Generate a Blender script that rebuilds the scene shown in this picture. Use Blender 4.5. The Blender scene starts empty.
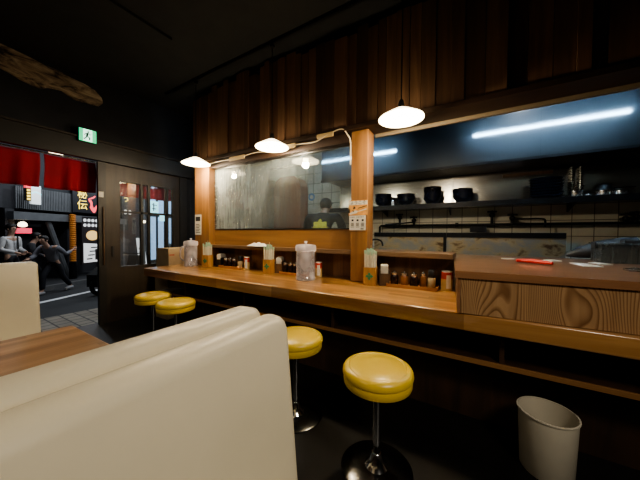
import bpy, bmesh, math, random
from mathutils import Vector, Matrix, Euler
from mathutils.bvhtree import BVHTree
random.seed(7)
PI = math.pi
COL = bpy.context.scene.collection
SC = bpy.context.scene

# ------------------------------------------------------------------ materials
def new_mat(name):
    m = bpy.data.materials.new(name); m.use_nodes = True
    nt = m.node_tree
    return m, nt, nt.nodes['Principled BSDF'], nt.nodes['Material Output']

def setp(b, **k):
    names = dict(color='Base Color', rough='Roughness', metal='Metallic', spec='Specular IOR Level', coat='Coat Weight',
                 coatr='Coat Roughness', emit='Emission Color', estr='Emission Strength', alpha='Alpha', trans='Transmission Weight', ior='IOR')
    for a, v in k.items():
        if isinstance(v, tuple) and len(v) == 3: v = (*v, 1)
        b.inputs[names[a]].default_value = v

def ramp(nt, stops):
    r = nt.nodes.new('ShaderNodeValToRGB')
    e = r.color_ramp.elements
    while len(e) < len(stops): e.new(.5)
    for i, (p, c) in enumerate(stops):
        e[i].position = p; e[i].color = (*c, 1)
    return r

def coords(nt, scale=(1, 1, 1), rot=(0, 0, 0)):
    tc = nt.nodes.new('ShaderNodeTexCoord'); mp = nt.nodes.new('ShaderNodeMapping')
    mp.inputs['Scale'].default_value = scale; mp.inputs['Rotation'].default_value = rot
    nt.links.new(tc.outputs['Object'], mp.inputs['Vector'])
    return mp.outputs['Vector']

def noise(nt, vec, scale=5, detail=4, rough=.55, dist=0):
    n = nt.nodes.new('ShaderNodeTexNoise')
    n.inputs['Scale'].default_value = scale; n.inputs['Detail'].default_value = detail
    n.inputs['Roughness'].default_value = rough; n.inputs['Distortion'].default_value = dist
    nt.links.new(vec, n.inputs['Vector'])
    return n.outputs['Fac']

def bump(nt, b, fac, strength=.2, dist=.01):
    bp = nt.nodes.new('ShaderNodeBump'); bp.inputs['Strength'].default_value = strength; bp.inputs['Distance'].default_value = dist
    nt.links.new(fac, bp.inputs['Height']); nt.links.new(bp.outputs['Normal'], b.inputs['Normal'])

def mix(nt, a, b, f, mode='MIX'):
    m = nt.nodes.new('ShaderNodeMix'); m.data_type = 'RGBA'; m.blend_type = mode
    for s, v in ((6, a), (7, b)):
        if isinstance(v, tuple): m.inputs[s].default_value = (*v, 1)
        else: nt.links.new(v, m.inputs[s])
    if isinstance(f, (int, float)): m.inputs[0].default_value = f
    else: nt.links.new(f, m.inputs[0])
    return m.outputs[2]

def plain(name, c, rough=.5, metal=0, nscale=6, var=.12, bumpy=0, coat=0, spec=.5):
    m, nt, b, o = new_mat(name)
    f = noise(nt, coords(nt), nscale)
    r = ramp(nt, [(.3, tuple(x * (1 - var) for x in c)), (.7, tuple(min(1, x * (1 + var)) for x in c))])
    nt.links.new(f, r.inputs[0]); nt.links.new(r.outputs[0], b.inputs['Base Color'])
    setp(b, rough=rough, metal=metal, coat=coat, spec=spec)
    if bumpy: bump(nt, b, noise(nt, coords(nt), nscale * 12, 3), bumpy, .004)
    return m

def glow(name, c, strength, base=None):
    m, nt, b, o = new_mat(name)
    setp(b, color=base or c, emit=c, estr=strength, rough=.5)
    f = noise(nt, coords(nt), 4, 2)
    mm = nt.nodes.new('ShaderNodeMapRange'); mm.inputs[3].default_value = strength * .85; mm.inputs[4].default_value = strength * 1.15
    nt.links.new(f, mm.inputs[0]); nt.links.new(mm.outputs[0], b.inputs['Emission Strength'])
    return m

def wood(name, dark, light, axis='x', scale=1.0, rough=.45, coat=0, strip=0, stripaxis='y', bumps=.12, contrast=(.3, .72), tint=False, flame=0, coatr=.15):
    m, nt, b, o = new_mat(name)
    st = {'x': (.55, 9, 9), 'y': (9, .55, 9), 'z': (9, 9, .55)}[axis]
    v = coords(nt, tuple(s * scale for s in st))
    f = noise(nt, v, 2.2, 6, .62, .6)
    r = ramp(nt, [(contrast[0], dark), (contrast[1], light)])
    nt.links.new(f, r.inputs[0]); col = r.outputs[0]
    if flame:
        w = nt.nodes.new('ShaderNodeTexWave'); w.wave_type = 'BANDS'; w.bands_direction = 'X'; w.wave_profile = 'SAW'
        # growth rings cut at a slant: contours of a smooth field make cathedral arches
        fld = noise(nt, coords(nt, (1.0, 1.0, .33)), 4.2, 1.0, .4, .2)
        sx0 = nt.nodes.new('ShaderNodeSeparateXYZ'); nt.links.new(coords(nt), sx0.inputs[0])
        ma = nt.nodes.new('ShaderNodeMath'); ma.operation = 'MULTIPLY_ADD'; ma.inputs[1].default_value = 27.0
        mz = nt.nodes.new('ShaderNodeMath'); mz.operation = 'MULTIPLY'; mz.inputs[1].default_value = 62.0
        nt.links.new(sx0.outputs[0], mz.inputs[0]); nt.links.new(fld, ma.inputs[0]); nt.links.new(mz.outputs[0], ma.inputs[2])
        fr = nt.nodes.new('ShaderNodeMath'); fr.operation = 'FRACT'; nt.links.new(ma.outputs[0], fr.inputs[0])
        r2 = ramp(nt, [(.45, (1, 1, 1)), (.88, (.46, .37, .29)), (1.0, (.9, .88, .85))]); nt.links.new(fr.outputs[0], r2.inputs[0])
        nt.nodes.remove(w)
        col = mix(nt, col, r2.outputs[0], 1.0, 'MULTIPLY')
    if strip:
        sx = nt.nodes.new('ShaderNodeSeparateXYZ'); tc = nt.nodes.new('ShaderNodeTexCoord'); nt.links.new(tc.outputs['Object'], sx.inputs[0])
        mu = nt.nodes.new('ShaderNodeMath'); mu.operation = 'MULTIPLY'; mu.inputs[1].default_value = 1 / strip
        nt.links.new(sx.outputs['XYZ'.index(stripaxis.upper())], mu.inputs[0])
        fl = nt.nodes.new('ShaderNodeMath'); fl.operation = 'FLOOR'; nt.links.new(mu.outputs[0], fl.inputs[0])
        # stagger along the grain
        m2 = nt.nodes.new('ShaderNodeMath'); m2.operation = 'MULTIPLY_ADD'; m2.inputs[1].default_value = 1.4
        sc2 = nt.nodes.new('ShaderNodeMath'); sc2.operation = 'MULTIPLY'; sc2.inputs[1].default_value = .618
        nt.links.new(fl.outputs[0], sc2.inputs[0]); nt.links.new(sx.outputs['XYZ'.index(axis.upper())], m2.inputs[0]); nt.links.new(sc2.outputs[0], m2.inputs[2])
        f2 = nt.nodes.new('ShaderNodeMath'); f2.operation = 'FLOOR'; nt.links.new(m2.outputs[0], f2.inputs[0])
        cb = nt.nodes.new('ShaderNodeCombineXYZ'); nt.links.new(fl.outputs[0], cb.inputs[0]); nt.links.new(f2.outputs[0], cb.inputs[1])
        wn = nt.nodes.new('ShaderNodeTexWhiteNoise'); wn.noise_dimensions = '3D'; nt.links.new(cb.outputs[0], wn.inputs['Vector'])
        r3 = ramp(nt, [(0, (.50, .45, .38)), (1, (1.0, 1.0, 1.0))]); nt.links.new(wn.outputs['Value'], r3.inputs[0])
        col = mix(nt, col, r3.outputs[0], 1.0, 'MULTIPLY')
    if tint:
        at = nt.nodes.new('ShaderNodeAttribute'); at.attribute_name = 'tint'
        col = mix(nt, col, at.outputs['Color'], 1.0, 'MULTIPLY')
    nt.links.new(col, b.inputs['Base Color'])
    setp(b, rough=rough, coat=coat, coatr=coatr)
    bump(nt, b, f, bumps, .004)
    return m

def steel(name, c=(.6, .6, .58), rough=.28, axis='x', var=.1, stain=0):
    m, nt, b, o = new_mat(name)
    st = {'x': (.4, 8, 60), 'z': (60, 60, .4), 'n': (4, 4, 4)}[axis]
    f = noise(nt, coords(nt, st), 3, 4)
    mr = nt.nodes.new('ShaderNodeMapRange'); mr.inputs[3].default_value = max(.03, rough - var); mr.inputs[4].default_value = rough + var
    nt.links.new(f, mr.inputs[0]); nt.links.new(mr.outputs[0], b.inputs['Roughness'])
    setp(b, color=c, metal=1)
    if stain:
        f2 = noise(nt, coords(nt, (1, 1, 1.6)), 5, 5, .6, .4)
        r = ramp(nt, [(.42, c), (.56, (.42, .33, .2)), (.68, (.13, .08, .04))]); nt.links.new(f2, r.inputs[0])
        nt.links.new(r.outputs[0], b.inputs['Base Color'])
        setp(b, metal=.7)
    return m

def glass_mat(name, haze=.0, hazecol=(.8, .82, .8), gloss=.06, tintc=(.95, .97, .96), left=None, rough=.02, streak=True, tl_mix=.4):
    """thin pane: mostly see-through, a fresnel-weighted mirror and a streaky film of haze"""
    m, nt, b, o = new_mat(name); nt.nodes.remove(b)
    tr = nt.nodes.new('ShaderNodeBsdfTransparent'); tr.inputs[0].default_value = (*tintc, 1)
    gl = nt.nodes.new('ShaderNodeBsdfGlossy'); gl.inputs['Roughness'].default_value = rough; gl.inputs[0].default_value = (.9, .9, .9, 1)
    lw = nt.nodes.new('ShaderNodeFresnel'); lw.inputs[0].default_value = 1.45
    ad = nt.nodes.new('ShaderNodeMath'); ad.operation = 'ADD'; ad.inputs[1].default_value = gloss; ad.use_clamp = True
    nt.links.new(lw.outputs[0], ad.inputs[0])
    m1 = nt.nodes.new('ShaderNodeMixShader'); nt.links.new(ad.outputs[0], m1.inputs[0]); nt.links.new(tr.outputs[0], m1.inputs[1]); nt.links.new(gl.outputs[0], m1.inputs[2])
    out = m1.outputs[0]
    if haze:
        df = nt.nodes.new('ShaderNodeBsdfDiffuse'); df.inputs[0].default_value = (*hazecol, 1)
        tl = nt.nodes.new('ShaderNodeBsdfTranslucent'); tl.inputs[0].default_value = (*hazecol, 1)
        mh = nt.nodes.new('ShaderNodeMixShader'); mh.inputs[0].default_value = tl_mix
        nt.links.new(df.outputs[0], mh.inputs[1]); nt.links.new(tl.outputs[0], mh.inputs[2])
        n1 = noise(nt, coords(nt, (14, 14, 1.1) if streak else (3, 3, 3)), 2.0, 5 if streak else 1, .65, .3)
        n2 = noise(nt, coords(nt, (1, 1, 1)), 2.2, 3)
        mu = nt.nodes.new('ShaderNodeMath'); mu.operation = 'MULTIPLY'; nt.links.new(n1, mu.inputs[0]); nt.links.new(n2, mu.inputs[1])
        fac = nt.nodes.new('ShaderNodeMapRange'); fac.inputs[1].default_value = .1; fac.inputs[2].default_value = .45
        fac.inputs[3].default_value = haze * .25; fac.inputs[4].default_value = haze * 1.7
        nt.links.new(mu.outputs[0], fac.inputs[0]); f = fac.outputs[0]
        if left:
            sx = nt.nodes.new('ShaderNodeSeparateXYZ'); tc = nt.nodes.new('ShaderNodeTexCoord'); nt.links.new(tc.outputs['Object'], sx.inputs[0])
            g = nt.nodes.new('ShaderNodeMapRange'); g.inputs[1].default_value = left[0]; g.inputs[2].default_value = left[1]
            g.inputs[3].default_value = left[2]; g.inputs[4].default_value = 1.0; g.interpolation_type = 'SMOOTHSTEP'
            nt.links.new(sx.outputs[0], g.inputs[0])
            q = nt.nodes.new('ShaderNodeMath'); q.operation = 'MULTIPLY'; q.use_clamp = True; nt.links.new(f, q.inputs[0]); nt.links.new(g.outputs[0], q.inputs[1]); f = q.outputs[0]
        m2 = nt.nodes.new('ShaderNodeMixShader'); nt.links.new(f, m2.inputs[0]); nt.links.new(out, m2.inputs[1]); nt.links.new(mh.outputs[0], m2.inputs[2]); out = m2.outputs[0]
    nt.links.new(out, o.inputs['Surface'])
    return m

def tiles(name, c1, c2, mortar, w, h, ms=.006, rough=.25, plane='xz', dirt=.0, offset=0.0):
    m, nt, b, o = new_mat(name)
    tc = nt.nodes.new('ShaderNodeTexCoord'); sx = nt.nodes.new('ShaderNodeSeparateXYZ'); cb = nt.nodes.new('ShaderNodeCombineXYZ')
    nt.links.new(tc.outputs['Object'], sx.inputs[0])
    for i, a in enumerate(plane): nt.links.new(sx.outputs['xyz'.index(a)], cb.inputs[i])
    br = nt.nodes.new('ShaderNodeTexBrick'); br.offset = offset
    br.inputs['Scale'].default_value = 1; br.inputs['Brick Width'].default_value = w; br.inputs['Row Height'].default_value = h
    br.inputs['Mortar Size'].default_value = ms; br.inputs['Mortar Smooth'].default_value = .1
    br.inputs['Color1'].default_value = (*c1, 1); br.inputs['Color2'].default_value = (*c2, 1); br.inputs['Mortar'].default_value = (*mortar, 1)
    nt.links.new(cb.outputs[0], br.inputs['Vector'])
    col = br.outputs['Color']
    if dirt:
        f = noise(nt, coords(nt), 1.6, 5, .6)
        r = ramp(nt, [(.35, (1, 1, 1)), (.75, (1 - dirt, 1 - dirt * 1.1, 1 - dirt * 1.25))]); nt.links.new(f, r.inputs[0])
        col = mix(nt, col, r.outputs[0], 1.0, 'MULTIPLY')
    nt.links.new(col, b.inputs['Base Color']); setp(b, rough=rough)
    bump(nt, b, br.outputs['Fac'], -.3, .003)
    return m

M = {}
M['black_wall'] = plain('black_wall_paint', (.022, .024, .028), .85, bumpy=.2)
M['ceiling'] = plain('black_ceiling_paint', (.030, .032, .034), .8, bumpy=.2)
M['floor'] = plain('dark_floor', (.007, .0065, .006), .4, nscale=9, var=.3, bumpy=.1)
M['planks'] = wood('dark_red_planks', (.125, .066, .038), (.25, .135, .076), 'z', 1.0, .5, tint=True)
M['post'] = wood('amber_post_wood', (.17, .078, .026), (.33, .165, .06), 'z', .8, .45)
M['beam'] = wood('brown_beam', (.022, .011, .006), (.050, .025, .012), 'x', .8, .5)
M['beige'] = wood('beige_board', (.15, .115, .07), (.23, .18, .11), 'x', .6, .6)
M['sill'] = wood('orange_board', (.20, .098, .034), (.33, .17, .065), 'x', .7, .45)
M['ledge'] = wood('ledge_wood', (.11, .062, .03), (.24, .145, .075), 'x', .8, .5)
M['lowwall'] = wood('low_wall_wood', (.20, .10, .045), (.40, .21, .10), 'z', .9, .45, strip=.11, stripaxis='x')
M['counter'] = wood('counter_wood', (.38, .18, .06), (.66, .38, .15), 'x', .9, .28, coat=.6, strip=.045, stripaxis='y', coatr=.12)
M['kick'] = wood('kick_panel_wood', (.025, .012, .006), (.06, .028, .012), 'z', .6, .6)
M['boxfront'] = wood('flame_grain_wood', (.33, .19, .09), (.47, .29, .145), 'z', .8, .45, flame=1)
M['boxtop'] = wood('box_top_wood', (.22, .105, .05), (.36, .18, .085), 'x', .8, .28, coat=.5)
M['table'] = wood('table_laminate', (.26, .155, .08), (.52, .33, .18), 'y', .8, .35, strip=.035, stripaxis='x')
M['smallwood'] = wood('small_box_wood', (.33, .17, .05), (.52, .29, .10), 'z', 3, .5)
M['darkwood'] = wood('dark_small_wood', (.06, .032, .016), (.12, .065, .03), 'z', 3, .5)
M['traywood'] = wood('tray_wood', (.30, .13, .05), (.46, .22, .09), 'x', 2, .45)
M['door'] = wood('brown_door_paint', (.022, .016, .010), (.042, .030, .020), 'z', .6, .5)
M['frame'] = plain('dark_frame', (.016, .014, .011), .5)
M['reddoor'] = wood('red_brown_panel', (.26, .06, .025), (.46, .13, .06), 'z', .6, .3, coat=.3)
M['vinyl'] = plain('cream_vinyl', (.63, .57, .425), .42, nscale=2.2, var=.05, bumpy=.12)
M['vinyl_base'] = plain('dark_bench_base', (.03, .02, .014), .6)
M['yellow'] = plain('yellow_vinyl', (.62, .43, .05), .32, nscale=5, var=.06, bumpy=.08)
M['chrome'] = steel('chrome', (.7, .7, .7), .12, 'n', .05)
M['darkmetal'] = plain('black_iron', (.012, .012, .013), .4, metal=.6)
M['steel'] = steel('brushed_steel', (.44, .44, .42), .26, 'x', .08)
M['steelhood'] = steel('hood_steel', (.50, .52, .54), .20, 'x', .05)
def hood_mat():
    m, nt, b, o = new_mat('hood_steel'); nt.nodes.remove(b)
    f = noise(nt, coords(nt, (.5, 6, 30)), 3, 4)
    g1 = nt.nodes.new('ShaderNodeBsdfGlossy'); g1.inputs[0].default_value = (.50, .53, .56, 1); g1.inputs['Roughness'].default_value = .085
    g2 = nt.nodes.new('ShaderNodeBsdfGlossy'); g2.inputs[0].default_value = (.068, .078, .086, 1)
    mr = nt.nodes.new('ShaderNodeMapRange'); mr.inputs[3].default_value = .30; mr.inputs[4].default_value = .48
    nt.links.new(f, mr.inputs[0]); nt.links.new(mr.outputs[0], g2.inputs['Roughness'])
    ms = nt.nodes.new('ShaderNodeMixShader'); ms.inputs[0].default_value = .72
    nt.links.new(g1.outputs[0], ms.inputs[1]); nt.links.new(g2.outputs[0], ms.inputs[2]); nt.links.new(ms.outputs[0], o.inputs['Surface'])
    return m
M['steelhood'] = hood_mat()
M['stooldisc'] = steel('dark_polished_disc', (.10, .10, .10), .22, 'n', .05)
M['steelstain'] = steel('stained_steel', (.30, .285, .25), .42, 'x', .1, stain=1)
M['tile'] = tiles('white_wall_tiles', (.74, .71, .60), (.70, .67, .56), (.15, .13, .10), .2, .2, .0045, .3, dirt=.25)
M['bowl'] = plain('navy_black_lacquer', (.011, .013, .022), .24)
M['plate'] = plain('dark_blue_glaze', (.020, .030, .065), .22)
M['white'] = plain('white_plastic', (.75, .74, .70), .4)
M['paper'] = plain('white_paper', (.72, .70, .62), .7)
M['cloth'] = plain('white_cloth', (.72, .72, .68), .9, bumpy=.3)
M['red'] = plain('red_lacquer', (.55, .02, .012), .35)
M['black'] = plain('black_plastic', (.010, .010, .010), .4)
M['sauce'] = plain('dark_sauce_glass', (.022, .010, .006), .12)
M['spice'] = plain('brown_spice', (.22, .09, .03), .3)
M['pepper'] = plain('pale_pepper', (.42, .33, .19), .4)
M['lid'] = steel('jar_lid', (.72, .72, .72), .25, 'n')
M['canred'] = plain('red_can_print', (.42, .04, .02), .35)
M['cangold'] = plain('gold_can_print', (.50, .36, .16), .4)
M['bin'] = plain('ivory_plastic_bin', (.60, .55, .44), .45, var=.05)
M['cardboard'] = plain('cardboard', (.38, .29, .18), .8, var=.1)
M['print'] = plain('faded_red_print', (.40, .12, .07), .8)
M['ink'] = plain('black_ink', (.02, .018, .015), .8)
M['orange'] = plain('orange_paper', (.72, .36, .10), .7, var=.25, nscale=30)
M['green'] = plain('green_ink', (.05, .30, .12), .7)
M['greenpaper'] = plain('mint_paper', (.42, .62, .47), .75)
M['stick'] = plain('pale_chopstick_wood', (.62, .48, .28), .6)
M['sleeve'] = plain('chopstick_paper', (.70, .68, .55), .7, var=.1, nscale=40)
M['noren'] = plain('red_cotton', (.31, .014, .028), .85, var=.15, nscale=3, bumpy=.2)
M['bark'] = None
M['shade'] = glow('milk_glass_shade', (1.0, .86, .58), 4.0, (.85, .78, .62))
M['bulb'] = glow('hot_bulb', (1.0, .82, .50), 40)
M['tube'] = glow('fluorescent_tube', (.48, .74, 1.0), 48)
M['exitgreen'] = glow('exit_green', (.05, .60, .26), .95)
M['exitwhite'] = glow('exit_white', (.62, 1.0, .80), 1.25)
M['exitdark'] = plain('exit_figure', (.0, .10, .05), .6)
M['cable'] = plain('white_cable', (.62, .52, .35), .5)
M['tape'] = plain('yellowed_tape', (.50, .36, .17), .6)
M['winglass'] = glass_mat('smudged_window_glass', .11, (.62, .66, .62), .05, (.86, .90, .90), left=(-2.7, -1.7, 3.2))
M['doorglass'] = glass_mat('door_glass', .03, (.8, .8, .8), .05)
M['pitcher'] = glass_mat('clear_pitcher_plastic', .36, (1.0, .97, .98), .07, (.98, .97, .98), rough=.08, streak=False, tl_mix=.6)
M['pitcherlid'] = glass_mat('frosted_lid_plastic', .7, (1.0, .96, 1.0), .06, (.95, .95, .95), rough=.15, streak=False, tl_mix=.6)
M['pitcherrib'] = glass_mat('clear_inner_plastic', .3, (1.0, .97, .98), .08, (.97, .96, .98), rough=.08, streak=False, tl_mix=.6)
M['tub'] = glass_mat('smoky_tub_plastic', .5, (.30, .33, .33), .06, (.75, .8, .8), rough=.15)
M['greyplastic'] = plain('grey_rubber', (.045, .05, .055), .5)
M['skin'] = plain('skin', (.50, .31, .22), .55, var=.05)
M['hair'] = plain('black_hair', (.012, .010, .009), .5)
M['shirtblack'] = plain('black_shirt', (.012, .012, .014), .85)
M['charcoal'] = plain('charcoal_jacket', (.035, .035, .04), .85)
M['shirtwhite'] = plain('white_shirt', (.62, .61, .60), .85)
M['greycoat'] = plain('grey_jacket', (.20, .20, .22), .85)
M['trousers'] = plain('dark_trousers', (.015, .015, .02), .85)
M['shoewhite'] = plain('pale_shoes', (.5, .5, .5), .6)
M['shoeblack'] = plain('black_shoes', (.01, .01, .01), .5)
M['emblem'] = plain('yellow_print', (.80, .72, .10), .8)
M['asphalt'] = plain('asphalt', (.045, .046, .048), .75, nscale=40, var=.25, bumpy=.3)
M['paver'] = tiles('pavers', (.40, .36, .29), (.28, .25, .20), (.10, .09, .08), .2, .2, .012, .7, 'xy', .3, .5)
M['curb'] = plain('curb_stone', (.13, .13, .13), .8)
M['roadline'] = plain('road_paint', (.85, .85, .85), .7)
M['facade'] = plain('dark_facade', (.030, .030, .034), .7)
M['shutter'] = plain('grey_metal_sheet', (.13, .135, .14), .5)
M['signblack'] = plain('black_sign', (.012, .012, .016), .45)
M['yellowglow'] = glow('yellow_lettering', (1.0, .72, .12), 1.1)
M['redglow'] = glow('red_swoosh', (1.0, .10, .12), .8)
M['pinkglow'] = glow('red_light_sign', (1.0, .08, .14), .55)
M['signwhite'] = glow('lit_white_sign', (.72, .78, .80), .55)
M['warmglow'] = glow('warm_lantern', (1.0, .86, .62), 3.0)
M['orangecol'] = plain('orange_lantern_paper', (.62, .24, .05), .6)
M['foodglow'] = glow('food_photo_yellow', (.95, .62, .22), .55)
M['menuwhite'] = glow('lit_menu_white', (.75, .75, .75), .5)
M['menudark'] = plain('menu_dark', (.03, .02, .02), .6)
M['cyanglow'] = glow('cyan_poster', (.42, .90, 1.0), .9)
M['blueshop'] = glow('blue_lit_glass', (.30, .48, .72), .75)
M['sticker'] = plain('blue_white_sticker', (.25, .38, .60), .5)

def slab_material():
    m, nt, b, o = new_mat('peeling_weathered_wood')
    f = noise(nt, coords(nt, (1, 1.6, 5)), 2.6, 7, .68, .8)
    r = ramp(nt, [(.40, (.035, .03, .025)), (.50, (.26, .20, .14)), (.64, (.55, .45, .32))])
    nt.links.new(f, r.inputs[0]); nt.links.new(r.outputs[0], b.inputs['Base Color']); setp(b, rough=.8)
    bump(nt, b, f, .8, .03)
    return m
M['bark'] = slab_material()

# ------------------------------------------------------------------ mesh helpers
class MB:
    def __init__(s): s.bm = bmesh.new()
    def box(s, x0, x1, y0, y1, z0, z1, mtx=None):
        v = [s.bm.verts.new(p) for p in ((x0, y0, z0), (x1, y0, z0), (x1, y1, z0), (x0, y1, z0), (x0, y0, z1), (x1, y0, z1), (x1, y1, z1), (x0, y1, z1))]
        f = [s.bm.faces.new([v[i] for i in q]) for q in ((3, 2, 1, 0), (4, 5, 6, 7), (0, 1, 5, 4), (1, 2, 6, 5), (2, 3, 7, 6), (3, 0, 4, 7))]
        if mtx: bmesh.ops.transform(s.bm, matrix=mtx, verts=v)
        return v, f
    def prism(s, poly, axis, a0, a1, mtx=None):
        """extrude polygon along axis; poly in the two other axes in cyclic order (y,z)/(z,x)/(x,y)"""
        def P(p, a): return {'x': (a, p[0], p[1]), 'y': (p[1], a, p[0]), 'z': (p[0], p[1], a)}[axis]
        A = [s.bm.verts.new(P(p, a0)) for p in poly]; B = [s.bm.verts.new(P(p, a1)) for p in poly]
        n = len(poly)
        s.bm.faces.new(A[::-1]); s.bm.faces.new(B)
        for i in range(n): s.bm.faces.new((A[i], A[(i + 1) % n], B[(i + 1) % n], B[i]))
        if mtx: bmesh.ops.transform(s.bm, matrix=mtx, verts=A + B)
        return A + B
    def lathe(s, prof, cx=0, cy=0, seg=32, sx=1, sy=1, mtx=None, cap=False):
        rings = []; allv = []
        for r, z in prof:
            if r < 1e-5: ring = [s.bm.verts.new((cx, cy, z))]
            else: ring = [s.bm.verts.new((cx + r * sx * math.cos(2 * PI * i / seg), cy + r * sy * math.sin(2 * PI * i / seg), z)) for i in range(seg)]
            rings.append(ring); allv += ring
        for a, b in zip(rings, rings[1:]):
            for i in range(seg):
                j = (i + 1) % seg
                if len(a) == 1 and len(b) == 1: continue
                if len(a) == 1: s.bm.faces.new((a[0], b[j], b[i]))
                elif len(b) == 1: s.bm.faces.new((a[i], a[j], b[0]))
                else: s.bm.faces.new((a[i], a[j], b[j], b[i]))
        if cap:
            for ring in (rings[0], rings[-1]):
                if len(ring) > 1: s.bm.faces.new(ring)
        if mtx: bmesh.ops.transform(s.bm, matrix=mtx, verts=allv)
        return allv
    def tube(s, pts, r, seg=10, caps=True):
        pts = [Vector(p) for p in pts]; n = len(pts); rings = []
        rr = r if isinstance(r, (list, tuple)) else [r] * n
        prev = None
        for i, p in enumerate(pts):
            t = (pts[min(i + 1, n - 1)] - pts[max(i - 1, 0)]).normalized()
            if prev is None:
                up = Vector((0, 0, 1)) if abs(t.z) < .9 else Vector((1, 0, 0))
                a = t.cross(up).normalized()
            else:
                a = (prev - t * prev.dot(t)).normalized()
            prev = a; b = t.cross(a)
            rings.append([s.bm.verts.new(p + (a * math.cos(2 * PI * k / seg) + b * math.sin(2 * PI * k / seg)) * rr[i]) for k in range(seg)])
        for A, B in zip(rings, rings[1:]):
            for k in range(seg): s.bm.faces.new((A[k], A[(k + 1) % seg], B[(k + 1) % seg], B[k]))
        if caps: s.bm.faces.new(rings[0][::-1]); s.bm.faces.new(rings[-1])
        return [v for q in rings for v in q]
    def poly(s, pts): s.bm.faces.new([s.bm.verts.new(p) for p in pts])
    def ball(s, c, r, sx=1, sy=1, sz=1, seg=16):
        n = seg // 2
        v = s.lathe([(r * math.sin(PI * i / n) if 0 < i < n else 0, -r * math.cos(PI * i / n) * sz) for i in range(n + 1)], 0, 0, seg, sx, sy)
        bmesh.ops.translate(s.bm, vec=Vector(c), verts=v)
        return v

def build(name, mb, mat, parent=None, world=False, bevel=0, segs=2, smooth=False, subsurf=0):
    bm = mb.bm if isinstance(mb, MB) else mb
    if world and parent is not None:
        bmesh.ops.translate(bm, vec=-Vector(parent.location), verts=bm.verts)
    if bevel:
        es = [e for e in bm.edges if len(e.link_faces) == 2 and e.calc_face_angle(0) > .5]
        bmesh.ops.bevel(bm, geom=es, offset=bevel, segments=segs, profile=.6, affect='EDGES', clamp_overlap=True)
    bmesh.ops.recalc_face_normals(bm, faces=bm.faces)
    me = bpy.data.meshes.new(name); bm.to_mesh(me); bm.free()
    if smooth:
        for p in me.polygons: p.use_smooth = True
        if smooth != 'all':
            try: me.set_sharp_from_angle(angle=math.radians(40))
            except Exception: pass
    o = bpy.data.objects.new(name, me); COL.objects.link(o)
    if mat: me.materials.append(mat)
    if parent: o.parent = parent
    if subsurf:
        md = o.modifiers.new('sub', 'SUBSURF'); md.levels = subsurf; md.render_levels = subsurf
    return o

def thing(name, label, cat, loc=(0, 0, 0), rotz=0, group=None):
    o = bpy.data.objects.new(name, None); COL.objects.link(o)
    o.location = loc; o.rotation_euler = (0, 0, rotz); o.empty_display_size = .05
    o['label'] = label; o['category'] = cat
    if group: o['group'] = group
    return o
def tag(o, label, cat, group=None):
    o['label'] = label; o['category'] = cat
    if group: o['group'] = group
    return o
def struct(name, mb, mat, **k):
    o = build(name, mb, mat, **k); o['kind'] = 'structure'; return o
def dup(root, loc, rotz=None, label=None, group=None):
    r = root.copy(); COL.objects.link(r); r.location = loc
    if rotz is not None: r.rotation_euler = (0, 0, rotz)
    if label: r['label'] = label
    if group: r['group'] = group
    for ch in list(root.children):
        c = ch.copy(); COL.objects.link(c); c.parent = r
        for g in list(ch.children):
            d = g.copy(); COL.objects.link(d); d.parent = c
    return r
def B(*a, **k):
    m = MB(); m.box(*a, **k); return m
def text_bm(s, size, depth=.002):
    cu = bpy.data.curves.new('t', 'FONT'); cu.body = s; cu.size = size; cu.extrude = depth; cu.align_x = 'CENTER'; cu.align_y = 'CENTER'; cu.resolution_u = 3
    o = bpy.data.objects.new('t', cu); COL.objects.link(o)
    bpy.context.view_layer.update()
    me = bpy.data.meshes.new_from_object(o.evaluated_get(bpy.context.evaluated_depsgraph_get()))
    bm = bmesh.new(); bm.from_mesh(me)
    bpy.data.objects.remove(o); bpy.data.curves.remove(cu); bpy.data.meshes.remove(me)
    return bm
def text_front(s, size, x, y, z, depth=.002):
    """text standing in the xz plane, read from -y"""
    bm = text_bm(s, size, depth)
    bmesh.ops.transform(bm, matrix=Matrix.Translation((x, y, z)) @ Matrix.Rotation(PI / 2, 4, 'X'), verts=bm.verts)
    return bm
def point(name, loc, power, color, radius=.05, parent=None):
    l = bpy.data.lights.new(name, 'POINT'); l.energy = power; l.color = color; l.shadow_soft_size = radius
    o = bpy.data.objects.new(name, l); COL.objects.link(o); o.location = loc
    if parent: o.parent = parent
    return o
def area(name, loc, target, power, color, sx, sy, spread=PI):
    l = bpy.data.lights.new(name, 'AREA'); l.energy = power; l.color = color; l.shape = 'RECTANGLE'; l.size = sx; l.size_y = sy; l.spread = spread
    o = bpy.data.objects.new(name, l); COL.objects.link(o); o.location = loc
    o.rotation_euler = (Vector(target) - Vector(loc)).to_track_quat('-Z', 'Y').to_euler()
    return o

# ------------------------------------------------------------------ camera
F = 262.0
yaw, pitch, roll = math.radians(31.0), math.radians(-1.25), math.radians(.43)
fw = Vector((-math.sin(yaw) * math.cos(pitch), math.cos(yaw) * math.cos(pitch), math.sin(pitch)))
rt = Vector((math.cos(yaw), math.sin(yaw), 0)); up = rt.cross(fw)
r2 = rt * math.cos(roll) + up * math.sin(roll); u2 = up * math.cos(roll) - rt * math.sin(roll)
cam = bpy.data.cameras.new('camera'); cam.sensor_width = 36; cam.lens = F / 640 * 36; cam.clip_start = .02; cam.clip_end = 200
co = bpy.data.objects.new('camera', cam); COL.objects.link(co)
co.matrix_world = Matrix(((r2.x, u2.x, -fw.x, 0), (r2.y, u2.y, -fw.y, 0), (r2.z, u2.z, -fw.z, 1.2), (0, 0, 0, 1)))
SC.camera = co

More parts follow.
